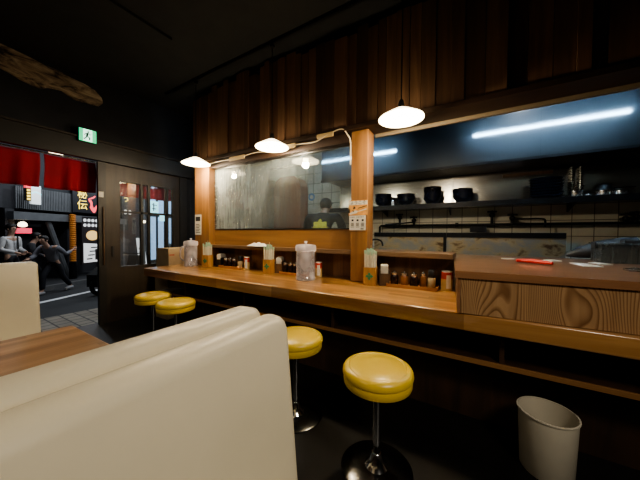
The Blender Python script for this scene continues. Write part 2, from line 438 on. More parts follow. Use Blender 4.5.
# ------------------------------------------------------------------ setting
CEIL = 3.15
struct('floor', B(-4.32, 2.9, -1.6, 4.5, -.1, 0), M['floor'])
struct('ceiling', B(-4.32, 2.9, -1.6, 4.5, CEIL, CEIL + .1), M['ceiling'])
struct('wall_rear', B(-4.32, 2.9, -1.7, -1.6, -.1, CEIL), M['black_wall'])
struct('wall_right', B(2.8, 2.9, -1.6, 4.5, 0, CEIL), M['black_wall'])
struct('wall_kitchen', B(-4.32, 2.9, 4.4, 4.5, 0, CEIL), M['tile'])
w = MB()
w.box(-4.32, -4.2, -1.6, 4.4, 2.14, CEIL); w.box(-4.32, -4.2, 2.69, 4.4, 0, 2.14); w.box(-4.32, -4.2, -1.6, -.35, 0, 2.14)
struct('wall_entrance', w, M['black_wall'])
w = MB(); w.box(-4.2, -2.65, -1.6, 1.51, CEIL - .025, CEIL)
struct('ceiling_step', w, M['ceiling'])
# lintel over the entrance
struct('trim_lintel', B(-4.2, -4.13, -1.6, 2.76, 2.118, 2.345), M['frame'], bevel=.006)
struct('trim_lintel_edge', B(-4.2, -4.10, -1.6, 2.76, 2.346, 2.366), M['door'])
# door: leaf on the right with four-light window, jambs
dr = MB()
dr.box(-4.26, -4.20, 1.512, 1.67, .0, 2.115); dr.box(-4.26, -4.20, 2.40, 2.50, .0, 2.115)
dr.box(-4.26, -4.20, 1.67, 2.40, .0, .735); dr.box(-4.26, -4.20, 1.67, 2.40, 1.905, 2.115)
d1 = struct('door_1', dr, M['door'], bevel=.004)
mb = MB()
for y in (1.945, 2.045): mb.box(-4.25, -4.205, y - .016, y + .016, .735, 1.905)
mb.box(-4.25, -4.205, 2.29, 2.33, .735, 1.905)
mb.box(-4.25, -4.205, 1.67, 2.40, 1.475, 1.505)
build('glazing_bar', mb, M['frame'], d1)
build('pane', B(-4.232, -4.228, 1.67, 2.40, .735, 1.905), M['doorglass'], d1)
mb = MB(); mb.box(-4.20, -4.185, 1.57, 1.595, .88, 1.02); build('pull', mb, M['frame'], d1)
mb = MB(); mb.box(-4.30, -4.18, 2.50, 2.62, 0, 2.115); struct('trim_jamb_right', mb, M['frame'], bevel=.006)
# second sliding leaf parked behind the first: seen as the edge with its long pull
mb = MB(); mb.box(-4.235, -4.185, 1.425, 1.508, .0, 2.115)
d2 = struct('door_2', mb, M['frame'], bevel=.003)
hp = MB(); hp.tube([(-4.184, 1.475, .78), (-4.172, 1.475, .81), (-4.172, 1.475, 1.50), (-4.184, 1.475, 1.53)], .009)
build('door_handle', hp, M['darkwood'], d2, smooth=True)
build('paper_tag', B(-4.184, -4.181, 1.43, 1.48, 1.66, 1.73), M['paper'], d2)

# plank wall above the counter
bm = bmesh.new(); tl = bm.loops.layers.float_color.new('tint')
pw = MB(); pw.bm.free(); pw.bm = bm
x = -3.42
def plankrow(x, xe, ztopf, zb):
    while x < xe:
        wd = random.choice((.07, .09, .11, .13)); dpt = random.choice((0, .012, .022, .03)); k = random.uniform(.55, 1.25)
        v, f = pw.box(x, min(x + wd - .004, xe), 2.25 - dpt, 2.31, zb, ztopf())
        for fc in f:
            for lp in fc.loops: lp[tl] = (k, k * random.uniform(.96, 1.02), k * .98, 1)
        x += wd
plankrow(-3.42, 2.8, lambda: random.choice((3.03, 3.05, 3.07, 3.09, 3.12)), 2.185)
v, f = pw.box(-3.42, 2.8, 2.30, 2.40, 2.2, CEIL)
for fc in f:
    for lp in fc.loops: lp[tl] = (.12, .12, .12, 1)
struct('wall_partition', pw, M['planks'])
struct('trim_header', B(-3.42, 2.8, 2.20, 2.42, 2.155, 2.195), M['beam'], bevel=.004)
struct('trim_beige', B(-.85, 2.8, 2.425, 2.445, 2.125, 2.25), M['beige'])
struct('trim_window_top', B(-3.09, -1.02, 2.27, 2.40, 2.07, 2.155), M['beam'], bevel=.003)
# low wall under the ledge, behind the counter
struct('wall_low', B(-3.42, -.17, 2.48, 2.53, 0, 1.011), M['lowwall'])
struct('wall_low_right', B(-.17, 2.8, 2.48, 2.53, 0, .755), M['lowwall'])
# board under the window
struct('trim_board', B(-3.09, -1.02, 2.34, 2.38, 1.05, 1.255), M['sill'], bevel=.003)
# serving window pane in its slim metal frame
wf = MB(); wf.box(-3.09, -3.072, 2.335, 2.375, 1.255, 2.07); wf.box(-1.036, -1.02, 2.335, 2.375, 1.255, 2.07)
wf.box(-3.09, -1.02, 2.335, 2.375, 2.06, 2.072); wf.box(-3.09, -1.02, 2.335, 2.375, 1.252, 1.264)
w1 = struct('window_1', wf, M['steel'])
build('pane', B(-3.072, -1.036, 2.352, 2.358, 1.264, 2.06), M['winglass'], w1)

def post(x0, x1, label):
    t = thing('wooden_post', label, 'post', ((x0 + x1) / 2, 2.33, .76))
    build('post_shaft', B(x0, x1, 2.25, 2.407, .765, 2.153), M['post'], t, world=True, bevel=.006)
    return t
post(-1.018, -.857, 'square amber wooden post with an orange poster, between window and kitchen opening')
post(-3.405, -3.092, 'wide amber wooden post at the far end of the counter by the entrance')

# ------------------------------------------------------------------ counter
ct = thing('ramen_counter', 'long polished orange wood bar counter with thick front edge along the kitchen', 'counter', (-.9, 2.1, 0))
build('worktop', B(-3.60, 2.75, 1.68, 2.478, .66, .76), M['counter'], ct, world=True, bevel=.012, segs=3, smooth=True)
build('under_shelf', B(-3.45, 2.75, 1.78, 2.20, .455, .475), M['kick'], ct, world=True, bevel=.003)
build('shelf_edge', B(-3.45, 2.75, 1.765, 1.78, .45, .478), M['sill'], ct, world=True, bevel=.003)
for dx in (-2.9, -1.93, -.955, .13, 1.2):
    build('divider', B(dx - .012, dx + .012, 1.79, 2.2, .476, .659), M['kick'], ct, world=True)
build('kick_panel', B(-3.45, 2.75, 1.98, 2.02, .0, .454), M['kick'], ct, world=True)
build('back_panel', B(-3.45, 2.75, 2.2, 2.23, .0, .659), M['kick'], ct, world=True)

# ledge
lg = MB(); lg.box(-3.09, -1.02, 2.27, 2.60, 1.012, 1.05); lg.box(-1.02, -.857, 2.41, 2.60, 1.012, 1.05); lg.box(-.857, -.16, 2.27, 2.60, 1.012, 1.05)
tag(build('pass_ledge', lg, M['ledge'], bevel=.004), 'narrow pale wooden ledge running behind the counter under the serving window', 'ledge')

# raised serving box
rb = thing('serving_box', 'wide wooden raised box with wavy dark grain on right end of counter', 'serving box', (.285, 2.2, .7605), math.radians(4.5))
# local frame: x along the front, y inwards
build('front_panel', B(-.40, .325, -.50, -.48, .002, .20), M['boxfront'], rb, bevel=.002)
build('side_panel', B(-.418, -.402, -.50, .95, .002, .20), M['boxtop'], rb, bevel=.002)
build('side_panel', B(.327, .343, -.50, .95, .002, .20), M['kick'], rb, bevel=.002)
build('top_panel', B(-.43, 1.35, -.515, .95, .201, .24), M['boxtop'], rb, bevel=.008, segs=3, smooth=True)
build('rear_panel', B(.345, 1.33, -.40, -.38, .002, .20), M['kick'], rb)

# ------------------------------------------------------------------ bar stools
def make_stool(loc, label):
    t = thing('bar_stool', label, 'stool', loc, 0, 'yellow bar stools along the counter')
    m = MB()
    m.lathe([(0, .447), (.160, .447), (.168, .450), (.171, .458), (.172, .486), (.170, .489), (.170, .492), (.175, .495), (.177, .503), (.175, .516), (.169, .527), (.158, .534), (.146, .5365), (.141, .5335), (.136, .536), (.07, .540), (0, .541)], seg=56)
    build('seat', m, M['yellow'], t, smooth=True)
    m = MB(); m.lathe([(.0, .428), (.10, .428), (.10, .4465), (0, .4465)], seg=32); build('seat_plate', m, M['darkmetal'], t, smooth=True)
    m = MB(); m.lathe([(.021, .06), (.019, .12), (.019, .4275)], seg=20, cap=True); build('pole', m, M['chrome'], t, smooth=True)
    m = MB(); m.lathe([(0, .0), (.178, .0), (.180, .006), (.170, .012), (.06, .020), (0, .020)], seg=48)
    build('base', m, M['stooldisc'], t, smooth=True)
    m = MB(); m.lathe([(0, .0205), (.058, .0205), (.048, .032), (.034, .052), (.024, .088), (0, .09)], seg=32)
    build('base_cone', m, M['chrome'], t, smooth=True)
    return t
s0 = make_stool((-.425, 1.285, 0), 'yellow round bar stool nearest the camera, on a chrome pole')
for loc, l in (((-1.02, 1.40, 0), 'yellow bar stool half hidden behind the end of the cream bench'),
               ((-2.53, 1.47, 0), 'nearer of the two far yellow stools by the entrance'),
               ((-3.03, 1.51, 0), 'farthest yellow stool, by the cardboard boxes at the counter end')):
    dup(s0, loc, label=l)

# ------------------------------------------------------------------ booth benches and table
def make_bench(x, mirror, label, dz=0, extra=0, y0=-1.5, y1=.6):
    t = thing('booth_bench', label, 'bench', (x, (y0 + y1) / 2, 0))
    s = -1 if mirror else 1
    # backrest profile in local x,z : back face at x=0, front leans out towards the seat
    n = (y1 - y0) / 2
    prof = [(a + (extra if a > .05 else 0), b + (dz if b > .8 else 0)) for a, b in [(.0, .40), (.0, .945), (.012, .962), (.03, .967), (.055, .965), (.078, .955), (.088, .935), (.105, .75), (.13, .49), (.138, .40)]]
    m = MB()
    ys = [(-n, 0), (n - .03, 0), (n - .012, .006), (n - .003, .016), (n, .030)]
    rings = []
    cx, cz = .055, .6
    for yy, ins in ys:
        ring = []
        for px, pz in prof:
            qx = px + (ins if px < .03 else -ins if px > .06 else 0); qz = pz - (ins if pz > .9 else 0)
            ring.append(m.bm.verts.new((s * qx, yy, qz)))
        rings.append(ring)
    k = len(prof)
    for a, b in zip(rings, rings[1:]):
        for i in range(k): m.bm.faces.new((a[i], a[(i + 1) % k], b[(i + 1) % k], b[i]))
    m.bm.faces.new(rings[0]); m.bm.faces.new(rings[-1])
    build('backrest', m, M['vinyl'], t, smooth=True)
    build('seat', B(*sorted((s * .11, s * .56)), -n, n, .31, .42), M['vinyl'], t, bevel=.03, segs=3, smooth=True)
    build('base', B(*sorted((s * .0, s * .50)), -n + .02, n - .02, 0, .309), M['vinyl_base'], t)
    return t
make_bench(-.543, False, 'cream vinyl booth bench with tall backrest filling the left foreground', .002)
make_bench(-.556, True, 'cream vinyl bench back to back with the foreground bench, facing the table', .010, .02)
make_bench(-2.92, False, 'cream vinyl booth bench across the table, by the street entrance', .012)
tb = thing('dining_table', 'brown striped wooden booth table between two cream benches', 'table', (-1.5, -.5, 0))
build('tabletop', B(-1.87, -1.17, -1.4, .516, .665, .70), M['table'], tb, world=True, bevel=.006)
m = MB(); m.lathe([(.04, .03), (.04, .664)], -1.5, -.5, 20, cap=True); build('pedestal', m, M['darkmetal'], tb, world=True, smooth=True)
m = MB(); m.lathe([(0, 0), (.24, 0), (.24, .02), (.06, .04), (0, .04)], -1.5, -.5, 32); build('base', m, M['darkmetal'], tb, world=True, smooth=True)

# ------------------------------------------------------------------ bin
m = MB(); m.lathe([(0, .0), (.106, .0), (.110, .005), (.121, .292), (.126, .296), (.126, .302), (.119, .303), (.107, .012), (0, .010)], seg=48)
o = tag(build('waste_bin', m, M['bin'], smooth=True), 'ivory plastic waste bin standing under the right side of the counter', 'bin'); o.location = (.322, 1.738, .001)

# ------------------------------------------------------------------ pendant lamps
WARM = (1.0, .83, .60)
def make_lamp(loc, label, power):
    t = thing('pendant_lamp', label, 'lamp', loc, 0, 'pendant lamps over the counter')
    m = MB(); m.tube([(0, 0, .14), (0, 0, CEIL - loc[2] - .075)], .005, 8); build('cord', m, M['black'], t)
    m = MB(); m.lathe([(0, .075), (.022, .075), (.024, .10), (.018, .135), (.006, .15), (0, .15)], seg=20); build('socket', m, M['black'], t, smooth=True)
    m = MB(); m.lathe([(.168, .0), (.166, .006), (.10, .045), (.045, .075), (.022, .082), (.020, .078), (.043, .070), (.098, .040), (.163, .0), (.168, 0)], seg=48)
    build('shade', m, M['shade'], t, smooth=True)
    m = MB(); m.ball((0, 0, .025), .034, sz=1.15); build('bulb', m, M['bulb'], t, smooth=True)
    point('lamp_light', (0, 0, -.035), power, WARM, .04, t)
    return t
LP = 23
l0 = make_lamp((-.517, 2.05, 2.085), 'glowing cone pendant lamp nearest the camera, hanging by the wooden post', LP)
make_lamp((-1.811, 2.05, 2.08), 'middle of the three glowing cone pendant lamps, over the serving window', LP)
make_lamp((-3.073, 2.05, 2.08), 'glowing cone pendant lamp farthest from the camera, near the entrance', LP)
tr = thing('ceiling_track', 'thin black lamp track on the ceiling above the counter', 'track', (-1.5, 2.05, CEIL))
build('rail', B(-3.75, 2.4, 2.035, 2.065, CEIL - .03, CEIL), M['black'], tr, world=True)
for x in (-.517, -1.811, -3.073):
    m = MB(); m.lathe([(0, CEIL - .075), (.028, CEIL - .07), (.03, CEIL - .045), (.02, CEIL - .031), (0, CEIL - .031)], x, 2.05, 16)
    build('connector', m, M['black'], tr, world=True, smooth=True)
m = MB(); m.lathe([(0, -.03), (.03, -.028), (.05, -.012), (.052, 0), (0, 0)], seg=24)
o = tag(build('smoke_detector', m, M['greyplastic'], smooth=True), 'small dark round detector on the black ceiling', 'detector'); o.location = (-2.0, 1.25, CEIL)

# white cable along the header
cb = thing('power_cable', 'yellowed cable taped along the beam above the serving window', 'cable', (-2.0, 2.19, 2.13))
pts = [(-3.05, 2.192, 2.10), (-2.75, 2.192, 2.11), (-2.5, 2.192, 2.10), (-2.2, 2.192, 2.125), (-1.9, 2.192, 2.10), (-1.62, 2.192, 2.118), (-1.4, 2.192, 2.105), (-1.29, 2.19, 2.13), (-1.17, 2.195, 2.17), (-1.09, 2.2, 2.175), (-1.05, 2.22, 2.13), (-1.025, 2.24, 2.06), (-1.024, 2.243, 1.85)]
def smoothpts(p, n=6):
    p = [Vector(q) for q in p]; out = []
    for i in range(len(p) - 1):
        a, b, c, d = p[max(i - 1, 0)], p[i], p[i + 1], p[min(i + 2, len(p) - 1)]
        for k in range(n):
            t = k / n; out.append(.5 * ((2 * b) + (c - a) * t + (2 * a - 5 * b + 4 * c - d) * t * t + (3 * b - a - 3 * c + d) * t ** 3))
    return out + [p[-1]]
m = MB(); m.tube(smoothpts(pts), .006, 8); build('wire', m, M['cable'], cb, world=True, smooth=True)
for x0, x1, z in ((-2.62, -2.36, 2.105), (-1.80, -1.62, 2.113), (-1.36, -1.18, 2.145)):
    build('tape_strip', B(x0, x1, 2.186, 2.1995, z - .02, z + .025), M['tape'], cb, world=True, bevel=.004)

# ------------------------------------------------------------------ counter items
PZ = .7615
def pitcher(loc, rotz, label, r=.088):
    t = thing('water_pitcher', label, 'pitcher', loc, rotz, 'water pitchers on the counter')
    m = MB(); m.lathe([(0, .0), (r * .98, 0), (r * 1.04, .006), (r * 1.04, .02), (r * .97, .03), (r * .97, .275), (r * .93, .275), (r * .93, .03), (0, .012)], seg=40)
    build('jug', m, M['pitcher'], t, smooth=True)
    m = MB(); m.lathe([(r * 1.0, .276), (r * 1.08, .28), (r * 1.08, .318), (r * 1.0, .335), (r * .4, .343), (0, .344)], seg=40)
    m.lathe([(0, .3445), (.012, .3445), (.010, .355), (.017, .362), (.014, .372), (0, .374)], seg=16)
    build('lid', m, M['pitcherlid'], t, smooth=True)
    m = MB(); h = [(r * .95, 0, .262), (r + .03, 0, .258), (r + .062, 0, .225), (r + .068, 0, .17), (r + .06, 0, .105), (r + .02, 0, .075), (r * .95, 0, .07)]
    m.tube(smoothpts(h, 5), .011, 10); build('handle', m, M['pitcherlid'], t, smooth=True)
    m = MB()
    for a in (-.35, .0, .35):
        m.tube([(r * .55 * math.cos(a - PI / 2), r * .55 * math.sin(a - PI / 2), .03), (r * .55 * math.cos(a - PI / 2), r * .55 * math.sin(a - PI / 2), .24)], .010, 8)
    build('inner_tube', m, M['pitcherrib'], t, smooth=True)
    return t
pitcher((-1.415, 2.09, PZ), math.radians(115), 'tall clear plastic water pitcher with white lid in the middle of the counter', .093)
pitcher((-3.28, 2.11, PZ), math.radians(205), 'clear plastic water pitcher with side handle at the far end of the counter', .083)

def chop(loc, rotz, label):
    t = thing('chopstick_box', label, 'chopstick holder', loc, rotz, 'chopstick holders on the counter')
    m = MB(); a, b, h, w = .052, .045, .155, .007
    m.box(-a, a, -b, -b + w, 0, h); m.box(-a, a, b - w, b, 0, h); m.box(-a, -a + w, -b + w, b - w, 0, h); m.box(a - w, a, -b + w, b - w, 0, h); m.box(-a + w, a - w, -b + w, b - w, 0, .01)
    build('box', m, M['smallwood'], t, bevel=.001, segs=1)
    # green clover-like stamp
    m = MB()
    for dx, dz, s in ((0, .02, .012), (0, -.016, .012), (.018, .002, .012), (-.018, .002, .012)):
        m.lathe([(0, -.0006), (s, -.0006), (s, .0006), (0, .0006)], seg=14, mtx=Matrix.Translation((dx, -b - .0008, .078 + dz)) @ Matrix.Rotation(PI / 2, 4, 'X'))
    m.box(-.034, .034, -b - .0014, -b - .0002, .074, .081); m.box(-.003, .003, -b - .0014, -b - .0002, .045, .11)
    build('stamp', m, M['green'], t)
    k = 0
    for iy in range(3):
        for ix in range(5):
            cx, cy = -.036 + ix * .018, -.026 + iy * .026
            lean = (random.uniform(-.012, .012), random.uniform(-.008, .008)); top = .30 + random.uniform(-.012, .022)
            m = MB(); m.prism([(-.0075, -.005), (.0075, -.005), (.0075, .005), (-.0075, .005)], 'z', .012, top)
            for v in m.bm.verts:
                f = v.co.z / .3; v.co.x += cx + lean[0] * f; v.co.y += cy + lean[1] * f
            p = build('chopsticks', m, M['sleeve'], t)
            m = MB(); m.prism([(-.0079, -.0054), (.0079, -.0054), (.0079, .0054), (-.0079, .0054)], 'z', top - .03, top + .001)
            for v in m.bm.verts:
                f = v.co.z / .3; v.co.x += cx + lean[0] * f; v.co.y += cy + lean[1] * f
            build('sleeve_tip', m, M['greenpaper'], p)
            k += 1
    m = MB(); m.tube([(0, 0, .02), (.004, 0, .345)], .003, 6); build('loose_stick', m, M['stick'], t)
    return t
RZ = math.radians(8)
c3 = chop((-.80, 2.195, PZ), RZ, 'wooden chopstick box with green stamp standing in front of the post')
dup(c3, (-1.995, 2.215, PZ), RZ, 'wooden chopstick box left of the middle water pitcher')
dup(c3, (-3.055, 2.20, PZ), RZ, 'wooden chopstick box next to the far water pitcher')

def napkins(loc, rotz, label, mt, hgt=.13):
    t = thing('napkin_holder', label, 'napkin holder', loc, rotz, 'napkin holders on the counter')
    m = MB(); a, b, h, w = .042, .062, hgt, .006
    m.box(-a, -a + w, -b, b, 0, h); m.box(a - w, a, -b, b, 0, h); m.box(-a + w, a - w, -b, -b + w, 0, h * .8); m.box(-a + w, a - w, b - w, b, 0, h * .8); m.box(-a + w, a - w, -b + w, b - w, 0, .008)
    build('holder', m, mt, t, bevel=.001, segs=1)
    m = MB()
    for i in range(7):
        xx = -.027 + i * .009
        m.prism([(-.05, .01), (.05, .01), (.05, .165 + .004 * (i % 3) + hgt - .13), (.0, .18 + hgt - .13 + .005 * (i % 2)), (-.05, .168 + hgt - .13)], 'x', xx - .003, xx + .003)
    build('napkin_pack', m, M['paper'], t)
    return t
n3 = napkins((-.70, 2.27, PZ), math.radians(20), 'dark wooden napkin holder between chopstick box and sauce jars near the post', M['darkwood'])
dup(n3, (-1.925, 2.325, PZ), math.radians(20), 'dark wooden napkin holder beside the middle chopstick box')
napkins((-2.945, 2.33, PZ), math.radians(12), 'black napkin holder with white napkins, at the far end of the counter', M['black'], .12)

def jar(loc, label, body, r=.032, h=.085):
    t = thing('sauce_jar', label, 'jar', loc, 0, 'condiment jars on wooden trays')
    m = MB(); m.lathe([(0, 0), (r * .95, 0), (r, .005), (r, h * .8), (r * .8, h), (0, h)], seg=24); build('jar_body', m, body, t, smooth=True)
    m = MB(); m.lathe([(0, h + .0005), (r * .85, h + .0005), (r * .87, h + .004), (r * .87, h + .02), (r * .6, h + .026), (0, h + .027)], seg=24); build('lid', m, M['lid'], t, smooth=True)
    m = MB(); m.lathe([(0, h + .0275), (.006, h + .0275), (.008, h + .034), (0, h + .038)], seg=12); build('lid_knob', m, M['lid'], t, smooth=True)
    return t
def bottle(loc, label):
    t = thing('pepper_bottle', label, 'bottle', loc, 0, 'pepper bottles')
    m = MB(); m.lathe([(0, 0), (.029, 0), (.031, .005), (.031, .07), (.024, .083), (0, .083)], seg=24); build('bottle_body', m, M['pepper'], t, smooth=True)
    m = MB(); m.lathe([(0, .0835), (.026, .0835), (.028, .088), (.028, .135), (.022, .146), (0, .146)], seg=24); build('cap', m, M['black'], t, smooth=True)
    return t
def can(loc, label, r=.04, h=.145, rz=0):
    t = thing('pepper_can', label, 'can', loc, rz, 'red seasoning cans')
    m = MB(); m.lathe([(0, 0), (r, 0), (r, h * .6), (0, h * .6)], seg=28); build('can_lower', m, M['cangold'], t, smooth=True)
    m = MB(); m.lathe([(0, h * .602), (r, h * .602), (r, h * .93), (r * .9, h * .96), (0, h * .96)], seg=28); build('can_upper', m, M['canred'], t, smooth=True)
    m = MB(); m.lathe([(0, h * .962), (r * .92, h * .962), (r * .92, h * 1.02), (0, h * 1.03)], seg=28); build('lid', m, M['paper'], t, smooth=True)
    m = MB()
    for k in range(-3, 4):
        a = -PI / 2 + k * .12 + .45
        m.box(-r * .06, r * .06, -.0006, .0006, h * .12, h * .82, mtx=Matrix.Translation((r * 1.005 * math.cos(a), r * 1.005 * math.sin(a), 0)) @ Matrix.Rotation(a + PI / 2, 4, 'Z'))
    build('label_band', m, M['paper'], t)
    return t
def tray(x0, x1, y0, y1, label):
    t = thing('condiment_tray', label, 'tray', ((x0 + x1) / 2, (y0 + y1) / 2, PZ), 0, 'condiment trays')
    a, b = (x1 - x0) / 2, (y1 - y0) / 2
    build('tray_base', B(-a, a, -b, b, 0, .012), M['traywood'], t, bevel=.001, segs=1)
    m = MB(); m.box(-a, a, -b - .006, -b - .0005, 0, .026); m.box(-a, a, b + .0005, b + .006, 0, .026); m.box(-a - .006, -a - .0005, -b, b, 0, .026); m.box(a + .0005, a + .006, -b, b, 0, .026)
    build('tray_rim', m, M['traywood'], t)
    return t
TZ = PZ + .0125
tray(-.655, -.265, 2.20, 2.33, 'shallow wooden tray of sauce jars near the post')
jar((-.605, 2.255, TZ), 'dark sauce jar at the left end of the tray near the post', M['sauce'], .033)
jar((-.523, 2.255, TZ), 'brown sauce jar second from left on the tray near the post', M['spice'], .033).children
jar((-.445, 2.255, TZ), 'dark sauce jar third from left on the tray near the post', M['sauce'], .033)
m_spice = jar((-.375, 2.28, TZ), 'slim jar of brown spice beside the black-capped pepper bottle near the post', M['spice'], .026, .09)
bottle((-.312, 2.28, TZ), 'pepper bottle with tall black cap on the tray near the post')
can((-.205, 2.32, PZ), 'red and gold seasoning can against the wooden serving box', .044, .15)
tray(-1.86, -1.51, 2.235, 2.365, 'shallow wooden tray of jars left of the middle water pitcher')
for x, l in ((-1.825, 'dark sauce jar at the left end of the tray by the middle pitcher'), (-1.757, 'dark sauce jar second from left on the tray by the middle pitcher'), (-1.690, 'dark sauce jar third from left on the tray by the middle pitcher'), (-1.623, 'dark sauce jar half behind the left side of the middle pitcher')):
    jar((x, 2.30, TZ), l, M['sauce'], .031)
can((-1.40, 2.31, PZ), 'red seasoning can peeking out right of the middle water pitcher', .036, .15)
tray(-2.875, -2.49, 2.235, 2.365, 'shallow wooden tray of jars at the far end of the counter')
for x, l in ((-2.815, 'dark sauce jar at the left end of the far tray'), (-2.735, 'dark sauce jar second from left on the far tray'), (-2.655, 'dark sauce jar third from left on the far tray')):
    jar((x, 2.30, TZ), l, M['sauce'], .031)
bottle((-2.545, 2.30, TZ), 'pepper bottle with black cap on the far tray')
can((-2.43, 2.30, PZ), 'red seasoning can just right of the far tray', .036, .15)

# towel on the ledge
bm = bmesh.new(); N = 18
g = {}
for i in range(N + 1):
    for j in range(9):
        u, v = i / N, j / 8
        z = .004 + .055 * math.sin(PI * u) ** .5 * math.sin(PI * v) ** .6 * (.65 + .35 * math.sin(u * 11 + v * 4) * math.cos(v * 6 - u * 3))
        g[i, j] = bm.verts.new(((u - .5) * .30, (v - .5) * .088 + .006 * math.sin(u * 9), z))
for i in range(N):
    for j in range(8): bm.faces.new((g[i, j], g[i + 1, j], g[i + 1, j + 1], g[i, j + 1]))
o = tag(build('folded_towel', bm, M['cloth'], smooth='all'), 'crumpled white towel lying on the ledge under the window', 'towel'); o.location = (-2.23, 2.288, 1.049)

# cardboard boxes at the counter end
for (z0, z1, y0, y1, l) in ((0, .585, 2.00, 2.42, 'lower beige cardboard box on the floor beyond the counter end'), (.586, .985, 2.02, 2.38, 'upper beige cardboard box with red print, level with the far pitcher')):
    t = thing('cardboard_box', l, 'box', (-3.82, (y0 + y1) / 2, z0), 0, 'cardboard boxes at the counter end')
    build('carton', B(-.15, .17, -(y1 - y0) / 2, (y1 - y0) / 2, .001, z1 - z0), M['cardboard'], t, bevel=.004)
    m = MB(); m.box(.1705, .172, .07, .10, .10, .26); m.box(.1705, .172, .10, .14, .22, .26); m.box(.1705, .172, .12, .15, .06, .16); m.box(.1705, .172, -.17, -.10, .3, .32)
    build('printed_mark', m, M['print'], t)
    build('packing_tape', B(-.15, .17, -.03, .03, z1 - z0 + .0002, z1 - z0 + .001), M['tape'], t)

# papers on the serving box, red stick
BT = 1.0012
def flat(name, pts, z, h, mt, label, cat, group=None):
    cx = sum(p[0] for p in pts) / len(pts); cy = sum(p[1] for p in pts) / len(pts)
    m = MB(); m.prism([(p[0] - cx, p[1] - cy) for p in pts], 'z', 0, h)
    o = tag(build(name, m, mt), label, cat, group); o.location = (cx, cy, z); return o
m = MB(); m.tube([(.255, 2.42, 0), (.34, 2.355, .004), (.43, 2.28, 0)], [.012, .017, .010], 8)
m.box(.25, .30, 2.39, 2.44, -.008, .006)
o = tag(build('red_ladle_handle', m, M['red'], smooth=True), 'red plastic utensil lying on top of the serving box', 'utensil'); o.location = (0, 0, BT + .017)
flat('paper_slip', [(.585, 2.60), (.66, 2.64), (.70, 2.38), (.60, 2.36)], BT, .004, M['paper'], 'white paper slip in the middle of the serving box top', 'paper')
flat('paper_slip', [(.46, 2.74), (.53, 2.80), (.56, 2.68), (.50, 2.66)], BT, .010, M['paper'], 'small white slip at the back of the serving box top', 'paper')
flat('paper_slip', [(.71, 2.70), (.78, 2.73), (.81, 2.60), (.74, 2.58)], BT, .006, M['paper'], 'white slip beside the smoky plastic tub', 'paper')
flat('paper_slip', [(.18, 2.77), (.25, 2.80), (.27, 2.74), (.20, 2.72)], BT, .006, M['paper'], 'tiny white slip at the back edge left of the red utensil', 'paper')
m = MB()
for i in range(5):
    a = .3 * i; m.box(-.06 + i * .028, -.03 + i * .028, -.05, .03, 0, .012 + .006 * (i % 2), mtx=Matrix.Rotation(a * .2, 4, 'Z'))
o = tag(build('wrapped_sachets', m, M['steel']), 'row of shiny wrapped sachets at the right end of the serving box', 'packet'); o.location = (.80, 2.22, BT + .001)
# grey tapered cover and smoky tub
m = MB(); pts = [(-.26, 0, .03), (-.18, 0, .055), (-.06, .0, .085), (.07, 0, .10), (.16, 0, .105)]
v = m.tube(pts, [.012, .045, .075, .09, .092], 18)
for q in v:
    if q.co.z < .005: q.co.z = .005
o = tag(build('grey_cover', m, M['greyplastic'], smooth=True), 'dark grey tapered plastic cover lying behind the serving box papers', 'cover'); o.location = (.93, 3.10, BT + .001)
t = thing('plastic_tub', 'smoky translucent plastic tub at the far right on the serving box', 'tub', (1.04, 2.88, BT + .001))
m = MB(); a, b, h = .24, .11, .135
m.box(-a, a, -b, -b + .004, .004, h); m.box(-a, a, b - .004, b, .004, h); m.box(-a, -a + .004, -b + .004, b - .004, .004, h); m.box(a - .004, a, -b + .004, b - .004, .004, h); m.box(-a, a, -b, b, 0, .0035)
build('tub_wall', m, M['tub'], t)
m = MB(); m.box(-a - .012, a + .012, -b - .012, b + .012, h + .001, h + .014); build('tub_lid', m, M['tub'], t, bevel=.004)
m = MB(); m.box(-a - .018, -a - .0125, -.04, .04, h - .03, h + .02); build('lid_clip', m, M['greyplastic'], t)
m = MB(); m.box(-.10, .02, -.04, .04, h + .0145, h + .035); build('lid_grip', m, M['greyplastic'], t)

# posters on the posts
def poster(loc, label, w, parts, rz=0):
    t = thing('paper_poster', label, 'poster', loc, rz); parts(t); return t
def p1(t):
    build('orange_sheet', B(-.092, .092, -.003, -.0005, .0, .137), M['orange'], t)
    m = MB(); m.box(-.09, .09, -.0036, -.0031, .095, .132); build('title_band', m, M['paper'], t)
    build('title_text', text_front('ようこそ', .040, 0, -.0042, .113, .0004), M['ink'], t)
    m = MB(); m.prism([(0.005, -.08), (.02, -.085), (.045, -.03), (.04, .0), (.02, -.01)], 'y', -.0042, -.0031); m.prism([(.03, -.01), (.04, .01), (.06, .08), (.05, .085)], 'y', -.0042, -.0031)
    build('drawing', m, M['paper'], t)
    m = MB(); m.box(-.092, -.080, -.0042, -.0031, .02, .06); m.prism([(.055, -.05), (.065, -.02), (.085, -.04)], 'y', -.0042, -.0031); m.prism([(.03, -.05), (.035, -.035), (.05, -.055)], 'y', -.0042, -.0031)
    m.prism([(.06, .0), (.066, .0), (.088, .085), (.08, .085)], 'y', -.0042, -.0031); build('dark_stroke', m, M['ink'], t)
poster((-.945, 2.249, 1.378), 'orange handwritten poster pinned on the middle post', .18, p1, 0)
